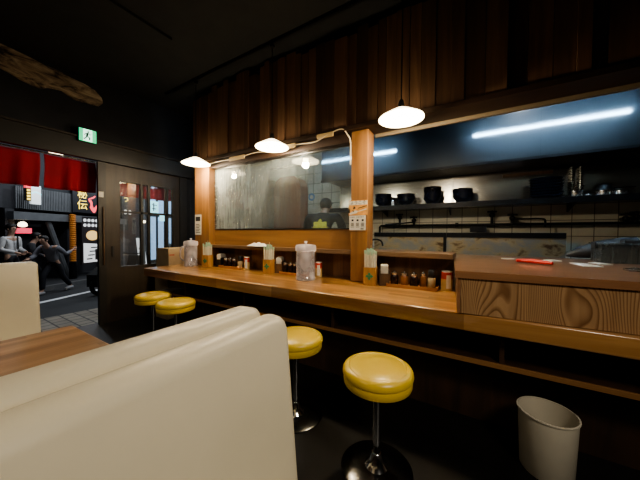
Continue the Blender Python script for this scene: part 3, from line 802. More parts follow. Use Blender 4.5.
def p2(t):
    build('white_sheet', B(-.082, .078, -.003, -.0005, 0, .135), M['paper'], t)
    m = MB()
    for i in range(9): m.box(-.07 + i * .015, -.07 + i * .015 + (.008 if i != 3 else 0.001), -.0038, -.0031, .117, .125)
    for cx in (-.05, 0, .05):
        m.box(cx - .010, cx + .010, -.0038, -.0031, .083, .100)
        for zz in (.062, .052, .042): m.box(cx - .016, cx + .014, -.0038, -.0031, zz, zz + .005)
        m.box(cx - .018, cx + .018, -.0038, -.0031, .028, .032)
    m.box(.03, .06, -.0038, -.0031, .008, .016)
    build('printed_lines', m, M['ink'], t)
poster((-.948, 2.249, 1.24), 'white printed notice in three columns below the orange poster', .16, p2)
def p3(t):
    build('white_sheet', B(-.07, .07, -.003, -.0005, 0, .28), M['paper'], t)
    m = MB()
    for k in range(6): m.box(-.05, .05 - .02 * (k % 2), -.0038, -.0031, .03 + k * .022, .038 + k * .022)
    m.box(-.05, .05, -.0038, -.0031, .19, .25); build('printed_lines', m, M['ink'], t)
poster((-3.325, 2.249, 1.18), 'small white notice on the far post beside the entrance', .14, p3)

# ------------------------------------------------------------------ exit sign, slab, noren
ex = thing('exit_sign', 'lit green emergency exit sign with running figure above the entrance', 'sign', (-4.13, 1.295, 2.30))
build('housing', B(.001, .045, -.087, .087, 0, .157), M['frame'], ex, bevel=.003)
build('green_panel', B(.0455, .048, -.083, .083, .004, .153), M['exitgreen'], ex)
m = MB(); m.box(.0485, .050, -.045, .042, .010, .148); build('door_pictogram', m, M['exitwhite'], ex)
m = MB(); X0, X1 = .0505, .052
m.lathe([(0, -.0007), (.010, -.0007), (.010, .0007), (0, .0007)], seg=14, mtx=Matrix.Translation((X1, .004, .122)) @ Matrix.Rotation(PI / 2, 4, 'Y'))
def limb(a, b, r):
    a, b = Vector(a), Vector(b); d = (b - a).normalized(); n = Vector((-d.y, d.x)) * r
    m.prism([tuple(a + n), tuple(a - n), tuple(b - n), tuple(b + n)], 'x', X0, X1)
limb((-.002, .110), (-.010, .070), .010); limb((-.010, .072), (.018, .052), .006); limb((.018, .054), (.014, .026), .006)
limb((-.010, .072), (-.022, .045), .006); limb((-.022, .045), (-.040, .030), .006); limb((-.002, .106), (.022, .090), .004); limb((.022, .09), (.032, .1), .004); limb((-.004, .104), (-.026, .095), .004); limb((-.026, .095), (-.032, .075), .004)
build('running_figure', m, M['exitdark'], ex)

# weathered slab above the entrance
outline_top = [(.30, 3.075), (.45, 3.07), (.64, 3.06), (.80, 3.045), (.95, 3.02), (1.05, 3.02), (1.18, 2.985), (1.30, 2.97), (1.40, 2.94), (1.46, 2.89), (1.475, 2.83)]
outline_bot = [(1.44, 2.775), (1.34, 2.755), (1.27, 2.745), (1.20, 2.765), (1.10, 2.80), (.98, 2.79), (.93, 2.755), (.86, 2.75), (.78, 2.77), (.70, 2.80), (.60, 2.83), (.45, 2.86), (.30, 2.88)]
m = MB(); jit = [(y + random.uniform(-.008, .008), z + .045 + random.uniform(-.008, .008)) for y, z in outline_top + outline_bot]
m.prism(jit, 'x', -4.199, -4.165)
tag(build('wood_slab', m, M['bark'], bevel=.006), 'weathered driftwood slab on the black wall above the entrance', 'wood slab')

# noren curtains outside the doorway
rod = MB(); rod.tube([(-4.34, -.3, 2.128), (-4.34, 2.6, 2.128)], .010, 10)
tag(build('curtain_rod', rod, M['steel'], smooth=True), 'thin metal rod carrying the red shop curtains outside the doorway', 'rod')
t = thing('eave_lamp', 'small glowing lamp under the eave above the red curtains', 'lamp', (-4.55, 1.13, 2.20))
m = MB(); m.ball((0, 0, 0), .055, 1, 1.3, .6, 14); build('lamp_globe', m, M['warmglow'], t, smooth=True)
m = MB(); m.tube([(0, 0, .03), (0, 0, .12), (.229, 0, .14)], .012, 8); build('lamp_arm', m, M['darkmetal'], t, smooth=True)
def noren(y0, y1, label):
    bm = bmesh.new(); g = {}; n, k = 24, 10; ph = random.uniform(0, 6)
    for i in range(n + 1):
        for j in range(k + 1):
            u, v = i / n, j / k
            xx = -4.375 + (.026 * math.sin(u * 13 + ph) + .014 * math.sin(u * 23 + 2 * ph)) * (.25 + .75 * v)
            g[i, j] = bm.verts.new((xx, y0 + (y1 - y0) * u + .006 * math.sin(v * 5), 2.118 - .395 * v))
    for i in range(n):
        for j in range(k): bm.faces.new((g[i, j], g[i, j + 1], g[i + 1, j + 1], g[i + 1, j]))
    o = tag(build('red_curtain', bm, M['noren'], smooth='all'), label, 'curtain', 'red cloth curtains over the entrance')
    md = o.modifiers.new('solid', 'SOLIDIFY'); md.thickness = .003
    return o
noren(.40, .945, 'red cloth shop curtain panel at the far left of the open doorway')
noren(.975, 1.46, 'red cloth shop curtain panel beside the brown door frame')
noren(1.49, 1.98, 'red cloth shop curtain behind the left panes of the door window')
noren(2.0, 2.5, 'red cloth shop curtain behind the right panes of the door window')

# ------------------------------------------------------------------ kitchen
# shelf wall: steel sheet, shelf
M['backsteel'] = steel('backsplash_steel', (.58, .57, .54), .22, 'x', .06)
sp = MB(); sp.box(-2.2, 2.75, 4.375, 4.399, 1.60, 2.62)
tag(build('steel_backsplash', sp, M['backsteel']), 'brushed steel sheet behind the bowls under the kitchen hood', 'steel panel')
sh = thing('kitchen_shelf', 'long dark steel shelf of black bowls above the tiles', 'shelf', (0, 4.2, 1.60))
build('shelf_board', B(-2.2, 2.75, 3.96, 4.374, 1.60, 1.642), M['steel'], sh, world=True, bevel=.003)
build('shelf_lip', B(-2.2, 2.75, 3.945, 3.959, 1.575, 1.644), M['darkmetal'], sh, world=True)
for x in (-1.3, -.35, .95, 1.9):
    m = MB(); m.prism([(4.374, 1.599), (3.98, 1.599), (4.374, 1.50)], 'x', x - .008, x + .008); build('bracket', m, M['darkmetal'], sh, world=True)
# vertical batten
tag(build('steel_batten', B(-.345, -.315, 4.35, 4.374, 1.645, 2.06), M['steel']), 'bright vertical steel strip between two bowl stacks on the shelf wall', 'steel strip')
# hood
hd = thing('extractor_hood', 'large stainless steel extractor hood over the kitchen', 'hood', (.2, 4.0, 2.06))
build('hood_front', B(-2.2, .58, 3.70, 3.72, 2.075, CEIL - .01), M['steelhood'], hd, world=True)
build('hood_front', B(.585, 2.75, 3.70, 3.72, 2.075, CEIL - .01), M['steelhood'], hd, world=True)
build('hood_end', B(-2.2, -2.18, 3.721, 4.37, 2.10, CEIL - .01), M['steelhood'], hd, world=True)
build('hood_lip', B(-2.21, 2.75, 3.69, 3.76, 2.045, 2.074), M['darkmetal'], hd, world=True)
build('hood_underside', B(-2.18, 2.75, 3.77, 4.36, 2.076, 2.10), M['black'], hd, world=True)
build('seam_strip', B(.572, .594, 3.695, 3.699, 2.075, CEIL - .01), M['steelhood'], hd, world=True)
# wooden batten under hood
tag(build('hood_plate', B(.28, .80, 4.345, 4.374, 1.99, 2.03), M['darkwood']), 'thin brown wooden batten under the hood above the bowls', 'batten')

def bowl_mesh(r, h):
    m = MB(); m.lathe([(0, .0), (r * .42, 0), (r * .45, .012), (r * .72, h * .35), (r * .93, h * .75), (r, h), (r * .975, h), (r * .90, h * .76), (r * .68, h * .38), (r * .4, .02), (0, .018)], seg=36); return m
ORD = {1: ['single'], 3: ['bottom', 'middle', 'top'], 4: ['bottom', 'second from bottom', 'second from top', 'top'], 5: ['bottom', 'second from bottom', 'middle', 'second from top', 'top'],
       7: ['bottom', 'second from bottom', 'third from bottom', 'middle', 'third from top', 'second from top', 'top']}
def stack(x, n, r, h, step, desc, mt, name='ramen_bowl', cat='bowl'):
    src = None
    for k in range(n):
        l = f'{ORD[n][k]} {desc}'
        if src is None:
            src = tag(build(name, bowl_mesh(r, h), mt, smooth=True), l, cat, 'dark bowls on the kitchen shelf'); o = src
        else:
            o = src.copy(); COL.objects.link(o); o['label'] = l
        o.location = (x + random.uniform(-.006, .006), 4.11, 1.644 + k * step); o.rotation_euler = (0, 0, random.uniform(0, 3))
stack(-1.30, 4, .13, .10, .032, 'black bowl of the leftmost shelf stack, behind the post', M['bowl'])
stack(-.945, 3, .135, .10, .036, 'black bowl of the second shelf stack from the left', M['bowl'])
stack(-.570, 5, .122, .10, .036, 'black bowl of the tall shelf stack left of the steel strip', M['bowl'])
stack(-.185, 4, .128, .10, .03, 'black bowl of the shelf stack just right of the steel strip', M['bowl'])
stack(.69, 7, .165, .042, .033, 'dark blue plate of the wide shelf stack on the right', M['plate'], 'serving_plate', 'plate')
# shaker
t = thing('pepper_shaker', 'slim white shaker standing between two bowl stacks on the shelf', 'shaker', (-1.12, 4.02, 1.643))
m = MB(); m.lathe([(0, 0), (.018, 0), (.02, .01), (.018, .06), (0, .06)], seg=16); build('shaker_body', m, M['white'], t, smooth=True)
m = MB(); m.lathe([(0, .061), (.019, .061), (.02, .085), (.012, .1), (0, .102)], seg=16); build('shaker_cap', m, M['lid'], t, smooth=True)
# saucepan with upright handle, pans
t = thing('small_saucepan', 'small steel saucepan with a ladle on the shelf, right of the plates', 'pan', (.955, 4.10, 1.643))
m = MB(); m.lathe([(0, 0), (.055, 0), (.06, .01), (.062, .07), (.066, .072), (.058, .072), (.056, .012), (0, .010)], seg=28); build('pan_body', m, M['lid'], t, smooth=True)
m = MB(); m.tube([(.04, .04, .06), (.10, .12, .15)], .007, 8); build('handle', m, M['lid'], t, smooth=True)
t = thing('pipe_riser', 'pair of upright steel pipes on the shelf wall beside the small saucepan', 'pipe', (1.0, 4.33, 1.645))
for dx in (-.03, .05):
    m = MB(); m.tube([(dx, 0, 0), (dx, 0, .40)], .016, 10); build('riser', m, M['steel'], t, smooth=True)
m = MB(); m.tube([(-.18, 0, .415), (.30, 0, .415)], .018, 10); build('cross_pipe', m, M['darkmetal'], t, smooth=True)
t = thing('black_skillet', 'black pan propped upside down on a steel tin on the right of the shelf', 'pan', (1.18, 4.10, 1.709))
m = MB(); m.lathe([(0, .075), (.045, .072), (.065, .055), (.075, .02), (.08, 0), (.074, 0), (.068, .02), (.055, .045), (0, .06)], seg=28); build('pan_body', m, M['black'], t, smooth=True)
m = MB(); m.tube([(.072, 0, .02), (.16, .02, .025), (.26, .05, .028)], .009, 8); build('handle', m, M['black'], t, smooth=True)
def tin(x, label, r=.058, h=.062):
    m = MB(); m.lathe([(0, 0), (r * .95, 0), (r, .006), (r, h), (r * 1.04, h + .002), (r * .96, h + .002), (r * .94, .008), (0, .007)], seg=28)
    o = tag(build('steel_tin', m, M['lid'], smooth=True), label, 'tin', 'steel tins on the shelf'); o.location = (x, 4.10, 1.643); return o
tin(1.18, 'round steel tin under the black upturned pan'); tin(1.315, 'round steel tin right of the black upturned pan', .06, .05)
tin(1.065, 'tiny steel cup right of the saucepan on the shelf', .03, .03)

# water pipe with taps
wp = thing('water_pipe', 'dark water pipe with taps running along the white tiles', 'pipe', (0, 4.32, 1.35))
m = MB(); m.tube([(-1.41, 4.30, 1.20), (-1.41, 4.30, 1.33), (-1.39, 4.30, 1.35), (2.75, 4.30, 1.355)], .017, 10); build('main_pipe', m, M['darkmetal'], wp, world=True, smooth=True)
def tap(x, z, spout=None):
    m = MB(); m.tube([(x, 4.30, 1.35), (x, 4.30, z + .03)], .018, 10); m.ball((x, 4.28, z), .035, seg=12)
    m.tube([(x - .055, 4.27, z + .045), (x + .055, 4.27, z + .045)], .012, 8); m.tube([(x, 4.27, z), (x, 4.27, z + .06)], .012, 8)
    m.tube([(x, 4.28, z), (x, 4.395, z)], .02, 10)
    if spout: m.tube(smoothpts(spout, 4), .012, 8)
    build('tap', m, M['darkmetal'], wp, world=True, smooth=True)
tap(-1.08, 1.48); tap(-.86, 1.43, [(-.86, 4.27, 1.40), (-.95, 4.15, 1.385), (-1.10, 4.10, 1.37), (-1.25, 4.08, 1.36)])
tap(.165, 1.48); tap(.39, 1.43, [(.39, 4.27, 1.42), (.50, 4.2, 1.415), (.66, 4.15, 1.41), (.70, 4.14, 1.39), (.70, 4.14, 1.31)])
tap(1.42, 1.40); tap(1.50, 1.42)
m = MB(); m.lathe([(.0, -.02), (.03, -.02), (.03, .02), (0, .02)], seg=12, mtx=Matrix.Translation((-.26, 4.30, 1.353)) @ Matrix.Rotation(PI / 2, 4, 'Y')); build('pipe_collar', m, M['darkmetal'], wp, world=True)
tag(build('burner_valve_box', B(-.09, .10, 4.10, 4.28, 1.245, 1.33), M['darkmetal'], bevel=.006), 'dark metal box hanging on the pipe over the cooking range', 'valve box')

# cooking ranges with steel backs
def cooker(x0, x1, label):
    t = thing('cooking_range', label, 'stove', ((x0 + x1) / 2, 3.75, 0), 0, 'steel cooking ranges')
    build('range_body', B(x0, x1, 3.35, 4.02, 0, .90), M['steelstain'], t, world=True, bevel=.006)
    build('back_guard', B(x0, x1, 4.0, 4.018, .901, 1.171), M['steelstain'], t, world=True)
    build('guard_rim', B(x0, x1, 3.985, 4.10, 1.172, 1.236), M['darkmetal'], t, world=True, bevel=.004)
    m = MB()
    for q in (-.25, .25):
        m.lathe([(.13, .901), (.15, .901), (.15, .925), (.13, .925), (.13, .901)], (x0 + x1) / 2 + q, 3.68, 28)
    build('burner_ring', m, M['darkmetal'], t, world=True)
    return t
cooker(-1.40, -.405, 'stained steel cooking range on the left, partly behind the post')
cooker(-.365, .865, 'wider stained steel cooking range behind the serving box')
tag(build('range_gap_bar', B(-.403, -.367, 3.97, 4.08, .0, 1.235), M['darkmetal']), 'dark upright bar between the two cooking ranges', 'bar')
m = MB(); m.tube(smoothpts([(-1.20, 3.2, .92), (-1.20, 3.2, 1.05), (-1.17, 3.2, 1.12), (-1.10, 3.2, 1.14), (-1.03, 3.2, 1.12), (-1.01, 3.2, 1.06)], 5), .011, 10); m.lathe([(0, .90), (.03, .90), (.03, .925), (0, .925)], -1.20, 3.2, 16)
tag(build('sink_faucet', m, M['darkmetal'], smooth=True), 'small curved dark faucet behind the ledge right of the post', 'faucet')
t = thing('kitchen_bench', 'low steel work bench in the kitchen right behind the ledge', 'work bench', (-.8, 3.1, 0))
build('bench_top', B(-1.35, -.28, 2.95, 3.28, .86, .899), M['steel'], t, world=True, bevel=.004)
for x in (-1.3, -.33): build('leg', B(x - .02, x + .02, 3.0, 3.04, 0, .859), M['steel'], t, world=True)

# tube lamps on the kitchen ceiling, hidden behind the header, seen in the hood
def tubelamp(x0, x1, y, z, label):
    t = thing('tube_lamp', label, 'lamp', ((x0 + x1) / 2, y, z), 0, 'kitchen tube lamps')
    m = MB(); m.tube([(x0, y, z), (x1, y, z)], .016, 12); build('tube', m, M['tube'], t, world=True, smooth=True)
    build('fixture', B(x0 - .04, x1 + .04, y - .04, y + .04, z + .03, z + .09), M['white'], t, world=True)
    m = MB(); m.box(x0 - .03, x0 - .001, y - .02, y + .02, z - .02, z + .029); m.box(x1 + .001, x1 + .03, y - .02, y + .02, z - .02, z + .029); build('end_cap', m, M['white'], t, world=True)
    m = MB(); m.tube([(x0 + .1, y, z + .09), (x0 + .1, y, CEIL)], .006, 6); m.tube([(x1 - .1, y, z + .09), (x1 - .1, y, CEIL)], .006, 6); build('hanger', m, M['black'], t, world=True)
tubelamp(-.08, 1.50, 2.9, 2.66, 'long blue-white fluorescent tube above the serving box, mirrored in the hood')
tubelamp(-2.75, -1.20, 2.9, 2.62, 'long blue-white fluorescent tube in the kitchen above the serving window')

# behind the serving window
tag(build('steel_fridge', B(-4.19, -3.62, 3.55, 4.36, .0, 2.3), M['steelstain'], bevel=.01), 'tall steel cabinet in the far kitchen corner behind the window', 'cabinet')
t = thing('wooden_locker', 'red-brown wooden cupboard with rounded top seen through the serving window', 'cupboard', (-3.25, 4.25, 0))
pr = [(0, -.33), (2.12, -.33), (2.26, -.29), (2.33, -.18), (2.34, 0), (2.33, .18), (2.26, .29), (2.12, .33), (0, .33)]
m = MB(); m.prism(pr, 'y', -.13, .13); build('cupboard_body', m, M['reddoor'], t, bevel=.01)
m = MB(); m.prism([(.1, -.26), (2.08, -.26), (2.2, -.2), (2.22, 0), (2.2, .2), (2.08, .26), (.1, .26)], 'y', -.142, -.131); build('door', m, M['reddoor'], t, bevel=.004)
m = MB(); m.lathe([(0, -.001), (.075, -.001), (.075, .001), (0, .001)], seg=28, mtx=Matrix.Rotation(PI / 2, 4, 'X'))
t = thing('round_sticker', 'round blue and white sticker on the wall behind the serving window', 'sticker', (-2.84, 4.39, 1.94))
build('disc', m, M['sticker'], t)
m = MB(); m.lathe([(0, -.001), (.04, -.001), (.04, .001), (0, .001)], seg=28, mtx=Matrix.Translation((0, -.003, 0)) @ Matrix.Rotation(PI / 2, 4, 'X')); build('disc_center', m, M['paper'], t)
tag(build('wall_notice', B(-2.79, -2.60, 4.38, 4.39, 1.57, 1.75), M['paper']), 'plain square paper on the wall behind the serving window', 'notice')
m = MB(); m.tube([(-4.1, 3.4, 2.30), (-2.2, 3.4, 2.30)], .014, 8)
for x in (-3.9, -2.4): m.tube([(x, 3.4, 2.30), (x, 3.4, CEIL)], .008, 6)
tag(build('hanging_rail', m, M['steel'], smooth=True), 'thin steel rail hanging in the kitchen behind the window', 'rail')

# ------------------------------------------------------------------ people
def skin_mesh(nodes, edges, root, sub=2):
    me = bpy.data.meshes.new('s'); names = list(nodes)
    me.from_pydata([nodes[n][0] for n in names], [(names.index(a), names.index(b)) for a, b in edges], [])
    o = bpy.data.objects.new('s', me); COL.objects.link(o)
    md = o.modifiers.new('skin', 'SKIN'); md.branch_smoothing = .5; md.use_smooth_shade = True
    sv = me.skin_vertices[0].data
    for i, n in enumerate(names):
        r = nodes[n][1]; sv[i].radius = r if isinstance(r, tuple) else (r, r); sv[i].use_root = (n == root)
    s2 = o.modifiers.new('sub', 'SUBSURF'); s2.levels = sub; s2.render_levels = sub
    bpy.context.view_layer.update()
    ev = bpy.data.meshes.new_from_object(o.evaluated_get(bpy.context.evaluated_depsgraph_get()))
    bm = bmesh.new(); bm.from_mesh(ev)
    bpy.data.objects.remove(o); bpy.data.meshes.remove(me); bpy.data.meshes.remove(ev)
    return bm
def join(bm, mb):
    me = bpy.data.meshes.new('j'); mb.bm.to_mesh(me); mb.bm.free(); bm.from_mesh(me); bpy.data.meshes.remove(me); return bm

def person(label, loc, rotz, J, top, topmat, legmat, shoemat, hairmat, cap=False, tie=False, group=None, bag=False):
    """J: joints in local metres, figure faces local -y"""
    t = thing('person', label, 'person', loc, rotz, group)
    V = {k: Vector(v) for k, v in J.items()}
    n = {}; e = []
    def add(k, p, r): n[k] = (tuple(p), r)
    ch, pv, nk, hd = V['chest'], V['pelvis'], V['neck'], V['head']
    add('pelvis', pv, (.095, .075)); add('waist', pv.lerp(ch, .45), (.10, .075)); add('chest', ch, (.125, .09)); add('neck', nk, .052)
    hdir = (hd - nk).normalized()
    add('jaw', hd - hdir * .065 + Vector((0, -.012, 0)), (.060, .072)); add('skull', hd + hdir * .03, (.074, .088)); add('crown', hd + hdir * .085, (.055, .066))
    e += [('pelvis', 'waist'), ('waist', 'chest'), ('chest', 'neck'), ('neck', 'jaw'), ('jaw', 'skull'), ('skull', 'crown')]
    for s in ('l', 'r'):
        sh_, el, wr = V['sh_' + s], V['el_' + s], V['wr_' + s]; hp, kn, an = V['hip_' + s], V['kn_' + s], V['an_' + s]
        hand = wr + (wr - el).normalized() * .085
        add('sh' + s, sh_, .056); add('el' + s, el, .040); add('wr' + s, wr, .027); add('pm' + s, hand, (.018, .036))
        e += [('chest', 'sh' + s), ('sh' + s, 'el' + s), ('el' + s, 'wr' + s), ('wr' + s, 'pm' + s)]
        add('hip' + s, hp, .062); add('kn' + s, kn, .045); add('an' + s, an, .038); add('toe' + s, an + Vector(V.get('toe_' + s, Vector((0, -.16, -.045)))), .034)
        e += [('pelvis', 'hip' + s), ('hip' + s, 'kn' + s), ('kn' + s, 'an' + s), ('an' + s, 'toe' + s)]
    body = skin_mesh(n, e, 'pelvis')
    x = MB()
    fc = Vector((0, -1, 0))
    x.tube([hd + Vector((0, -.082, .022)), hd + Vector((0, -.104, -.012)), hd + Vector((0, -.085, -.022))], [.008, .013, .010], 8)
    for q in (-1, 1): x.ball(hd + Vector((q * .078, .008, .0)), .026, .4, .7, 1.1, 10)
    for s in ('l', 'r'):
        el, wr = V['el_' + s], V['wr_' + s]; d = (wr - el).normalized(); side = d.cross(Vector((0, 1, 0)))
        if side.length < .2: side = d.cross(Vector((1, 0, 0)))
        side.normalize(); nrm = d.cross(side)
        p0 = wr + d * .09
        for i, L in enumerate((.068, .078, .074, .058)):
            a = p0 + side * (-.027 + .018 * i); x.tube([a, a + d * L * .55 + nrm * .008, a + d * L + nrm * .026], [.0085, .008, .006], 7)
        a = wr + d * .03 - side * .030; x.tube([a, a + d * .03 - side * .022, a + d * .062 - side * .026 + nrm * .008], [.010, .009, .007], 7)
    join(body, x)
    build('body', body, M['skin'], t, smooth='all')
    m = MB()
    for q in (-1, 1): m.ball(hd + Vector((q * .031, -.079, .022)), .010, 1.1, .6, .8, 10)
    build('eyes', m, M['ink'], t, smooth='all')
    m = MB(); m.tube([hd + Vector((-.022, -.082, -.048)), hd + Vector((0, -.090, -.050)), hd + Vector((.022, -.082, -.048))], .005, 6); build('mouth', m, M['print'], t)
    # hair or cap
    m = MB(); v = m.ball(hd + Vector((0, .016, .042)), .098, .92, 1.08, .98, 20)
    for q in v:
        r = q.co - hd
        if r.y < -.03 and r.z < .055: q.co.y = hd.y - .03 + (q.co.y - hd.y + .03) * .25
        if r.z < -.055: q.co.z = hd.z - .055
    if cap: m.lathe([(.0, 0), (.085, 0), (.085, .008), (0, .012)], seg=20, sx=.95, sy=1.2, mtx=Matrix.Translation(hd + Vector((0, -.075, .062))))
    build('cap' if cap else 'hair', m, hairmat, t, smooth='all')
    # upper garment
    nn = {'p': (tuple(pv + Vector((0, 0, -.05))), (.155, .122)), 'w': (tuple(pv.lerp(ch, .45)), (.142, .108)), 'c': (tuple(ch), (.16, .122)), 'n': (tuple(ch.lerp(nk, .72)), .066)}
    ee = [('p', 'w'), ('w', 'c'), ('c', 'n')]
    for s in ('l', 'r'):
        sh_, el, wr = V['sh_' + s], V['el_' + s], V['wr_' + s]
        nn['s' + s] = (tuple(sh_), .074); ee.append(('c', 's' + s))
        if top == 'short':
            nn['e' + s] = (tuple(sh_.lerp(el, .75)), .064); ee.append(('s' + s, 'e' + s))
        else:
            nn['e' + s] = (tuple(el), .056); nn['w' + s] = (tuple(el.lerp(wr, .95)), .042); ee += [('s' + s, 'e' + s), ('e' + s, 'w' + s)]
    shirt = skin_mesh(nn, ee, 'p')
    so = build('shirt' if top == 'short' else 'jacket', shirt, topmat, t, smooth='all')
    nn = {'p': (tuple(pv + Vector((0, 0, .05))), (.142, .114)), 'b': (tuple(pv + Vector((0, 0, -.07))), (.12, .105))}; ee = [('p', 'b')]
    for s in ('l', 'r'):
        nn['h' + s] = (tuple(V['hip_' + s]), .098); nn['k' + s] = (tuple(V['kn_' + s]), .072); nn['a' + s] = (tuple(V['kn_' + s].lerp(V['an_' + s], .93)), .058)
        ee += [('b', 'h' + s), ('h' + s, 'k' + s), ('k' + s, 'a' + s)]
    build('trousers', skin_mesh(nn, ee, 'p'), legmat, t, smooth='all')
    for s in ('l', 'r'):
        an = V['an_' + s]; tv = Vector(V.get('toe_' + s, Vector((0, -.16, -.045))))
        m = MB(); m.tube([an + Vector((0, .05, -.045)), an + Vector((0, 0, -.038)), an + tv * .6 + Vector((0, 0, -.008)), an + tv * 1.22], [.036, .046, .045, .030], 12)
        build('shoe', m, shoemat, t, smooth='all')
    if tie:
        f = ch + Vector((0, -.135, .05)); m = MB(); m.prism([(f.z + .09, -.018), (f.z + .09, .018), (f.z - .22, .03), (f.z - .26, 0), (f.z - .22, -.03)], 'y', f.y - .012, f.y - .004); build('necktie', m, M['ink'], t)
    return t, so
STAND = dict(pelvis=(0, 0, .92), chest=(0, 0, 1.27), neck=(0, 0, 1.43), head=(0, -.02, 1.57), sh_l=(.18, 0, 1.36), sh_r=(-.18, 0, 1.36),
             el_l=(.23, .02, 1.08), el_r=(-.23, .02, 1.08), wr_l=(.22, -.10, .86), wr_r=(-.22, -.10, .86), hip_l=(.095, 0, .88), hip_r=(-.095, 0, .88),
             kn_l=(.10, -.02, .49), kn_r=(-.10, -.02, .49), an_l=(.10, .02, .085), an_r=(-.10, .02, .085))
def pose(**k): d = dict(STAND); d.update(k); return d
# the cook, back turned to the window, bent a little over the work
ck, shirt = person('cook in black cap and black T-shirt with yellow back print behind the window', (-1.93, 3.27, 0.0), math.radians(190),
       pose(pelvis=(0, .05, .99), chest=(0, -.02, 1.39), neck=(0, -.11, 1.52), head=(0.01, -.20, 1.615), sh_l=(.225, -.03, 1.46), sh_r=(-.225, -.03, 1.46),
            el_l=(.31, -.14, 1.19), el_r=(-.31, -.14, 1.19), wr_l=(.16, -.38, 1.14), wr_r=(-.16, -.38, 1.14), hip_l=(.1, .05, .95), hip_r=(-.1, .05, .95), kn_l=(.11, .01, .53), kn_r=(-.11, .01, .53)),
       'short', M['shirtblack'], M['trousers'], M['shoeblack'], M['hair'], cap=True)
# back print laid on the shirt
bv = BVHTree.FromPolygons([v.co.copy() for v in shirt.data.vertices], [tuple(p.vertices) for p in shirt.data.polygons])
def backprint(name, fn, mt, off):
    bm = bmesh.new(); n = 26; g = {}
    for i in range(n + 1):
        for j in range(n + 1):
            x_, z_ = -.16 + .32 * i / n, 1.10 + .36 * j / n
            if not fn(x_, z_): continue
            h = bv.ray_cast(Vector((x_, 1, z_)), Vector((0, -1, 0)))
            if h[0]: g[i, j] = bm.verts.new(h[0] + Vector((0, off, 0)))
    for i in range(n):
        for j in range(n):
            q = [(i, j), (i + 1, j), (i + 1, j + 1), (i, j + 1)]
            if all(k in g for k in q): bm.faces.new([g[k] for k in q])
    return build(name, bm, mt, ck, smooth='all')
pr_ = backprint('back_print', lambda x, z: (x / .13) ** 2 + ((z - 1.26) / .15) ** 2 < 1 + .25 * math.sin(9 * math.atan2(z - 1.26, x)), M['emblem'], .006)
backprint('print_mark', lambda x, z: (x / .05) ** 2 + ((z - 1.25) / .05) ** 2 < 1, M['ink'], .010)

# ------------------------------------------------------------------ street
OA = Vector((-11.3, 2.6, -.3)); UA = math.atan2(.907, -.42)
Ud = Vector((math.cos(UA), math.sin(UA), 0)); Nd = Vector((math.sin(UA), -math.cos(UA), 0))
def OP(u, d=0, w=-.3): p = OA + Ud * u + Nd * d; return Vector((p.x, p.y, w))
def othing(name, label, cat, u, d=0, w=-.3, group=None, rot=0): return thing(name, label, cat, OP(u, d, w), UA + rot, group)
# local frame: x along the street to the right, y away from us, z up
g = MB(); g.box(-6.45, -4.32, -6, 14, -.42, -.30); o = struct('ground_sidewalk', g, M['paver'])
g = MB(); g.box(-26, 26, -5.5, 3, -.55, -.42); o = struct('ground_road', g, M['asphalt']); o.location = (OA.x, OA.y, 0); o.rotation_euler = (0, 0, UA)
g = MB(); g.box(-20, 20, -.75, 1.6, -.42, -.30); o = struct('ground_far_sidewalk', g, M['asphalt']); o.location = (OA.x, OA.y, 0); o.rotation_euler = (0, 0, UA)
g = MB(); g.box(-20, 20, -.90, -.751, -.42, -.295); o = struct('ground_curb', g, M['curb'], bevel=.01); o.location = (OA.x, OA.y, 0); o.rotation_euler = (0, 0, UA)
g = MB(); g.box(-20, 20, -2.22, -2.06, -.4195, -.416); o = struct('ground_road_line', g, M['roadline']); o.location = (OA.x, OA.y, 0); o.rotation_euler = (0, 0, UA)

bA = othing('shop_building', 'dark shop building across the street behind the lit signs', 'building', -3, 0)
build('wall', B(-7, 5.6, .9, 1.2, 0, 7), M['facade'], bA)
build('upper_wall', B(-7, 5.6, .02, .89, 2.15, 7), M['facade'], bA)
m = MB()
for k in range(36): m.box(2.2 + k * .045, 2.2 + k * .045 + .03, -.03, .018, 2.16, 2.78)
build('metal_cladding', m, M['shutter'], bA)
build('canopy_beam', B(2.0, 5.6, -.25, .015, 1.84, 2.06), M['shutter'], bA, bevel=.01)
m = MB(); m.tube([(2.92, -.1, 1.82), (3.5, -.1, .0)], .07, 8); build('slanted_brace', m, M['shutter'], bA)
build('pillar', B(1.95, 2.15, -.05, .89, 0, 2.14), M['facade'], bA)
build('pillar', B(3.5, 3.62, -.05, .89, 0, 1.83), M['facade'], bA)
bB = othing('shop_building', 'shop building with bluish lit glass front seen through the door window', 'building', 2.7, 0)
build('wall', B(0, 9, .6, .9, 0, 7), M['facade'], bB)
build('upper_wall', B(0, 9, .02, .59, 3.6, 7), M['facade'], bB)
build('shop_front', B(1.75, 3.4, .3, .35, .2, 3.35), M['blueshop'], bB)
m = MB()
for k in (1.7, 2.2, 2.75, 3.42): m.box(k, k + .06, .22, .29, 0, 3.59)
m.box(1.7, 3.48, .22, .29, 2.3, 2.4); build('window_frame', m, M['facade'], bB)
build('doorway_frame', B(.2, .3, .2, .59, 0, 3.5), M['shutter'], bB)

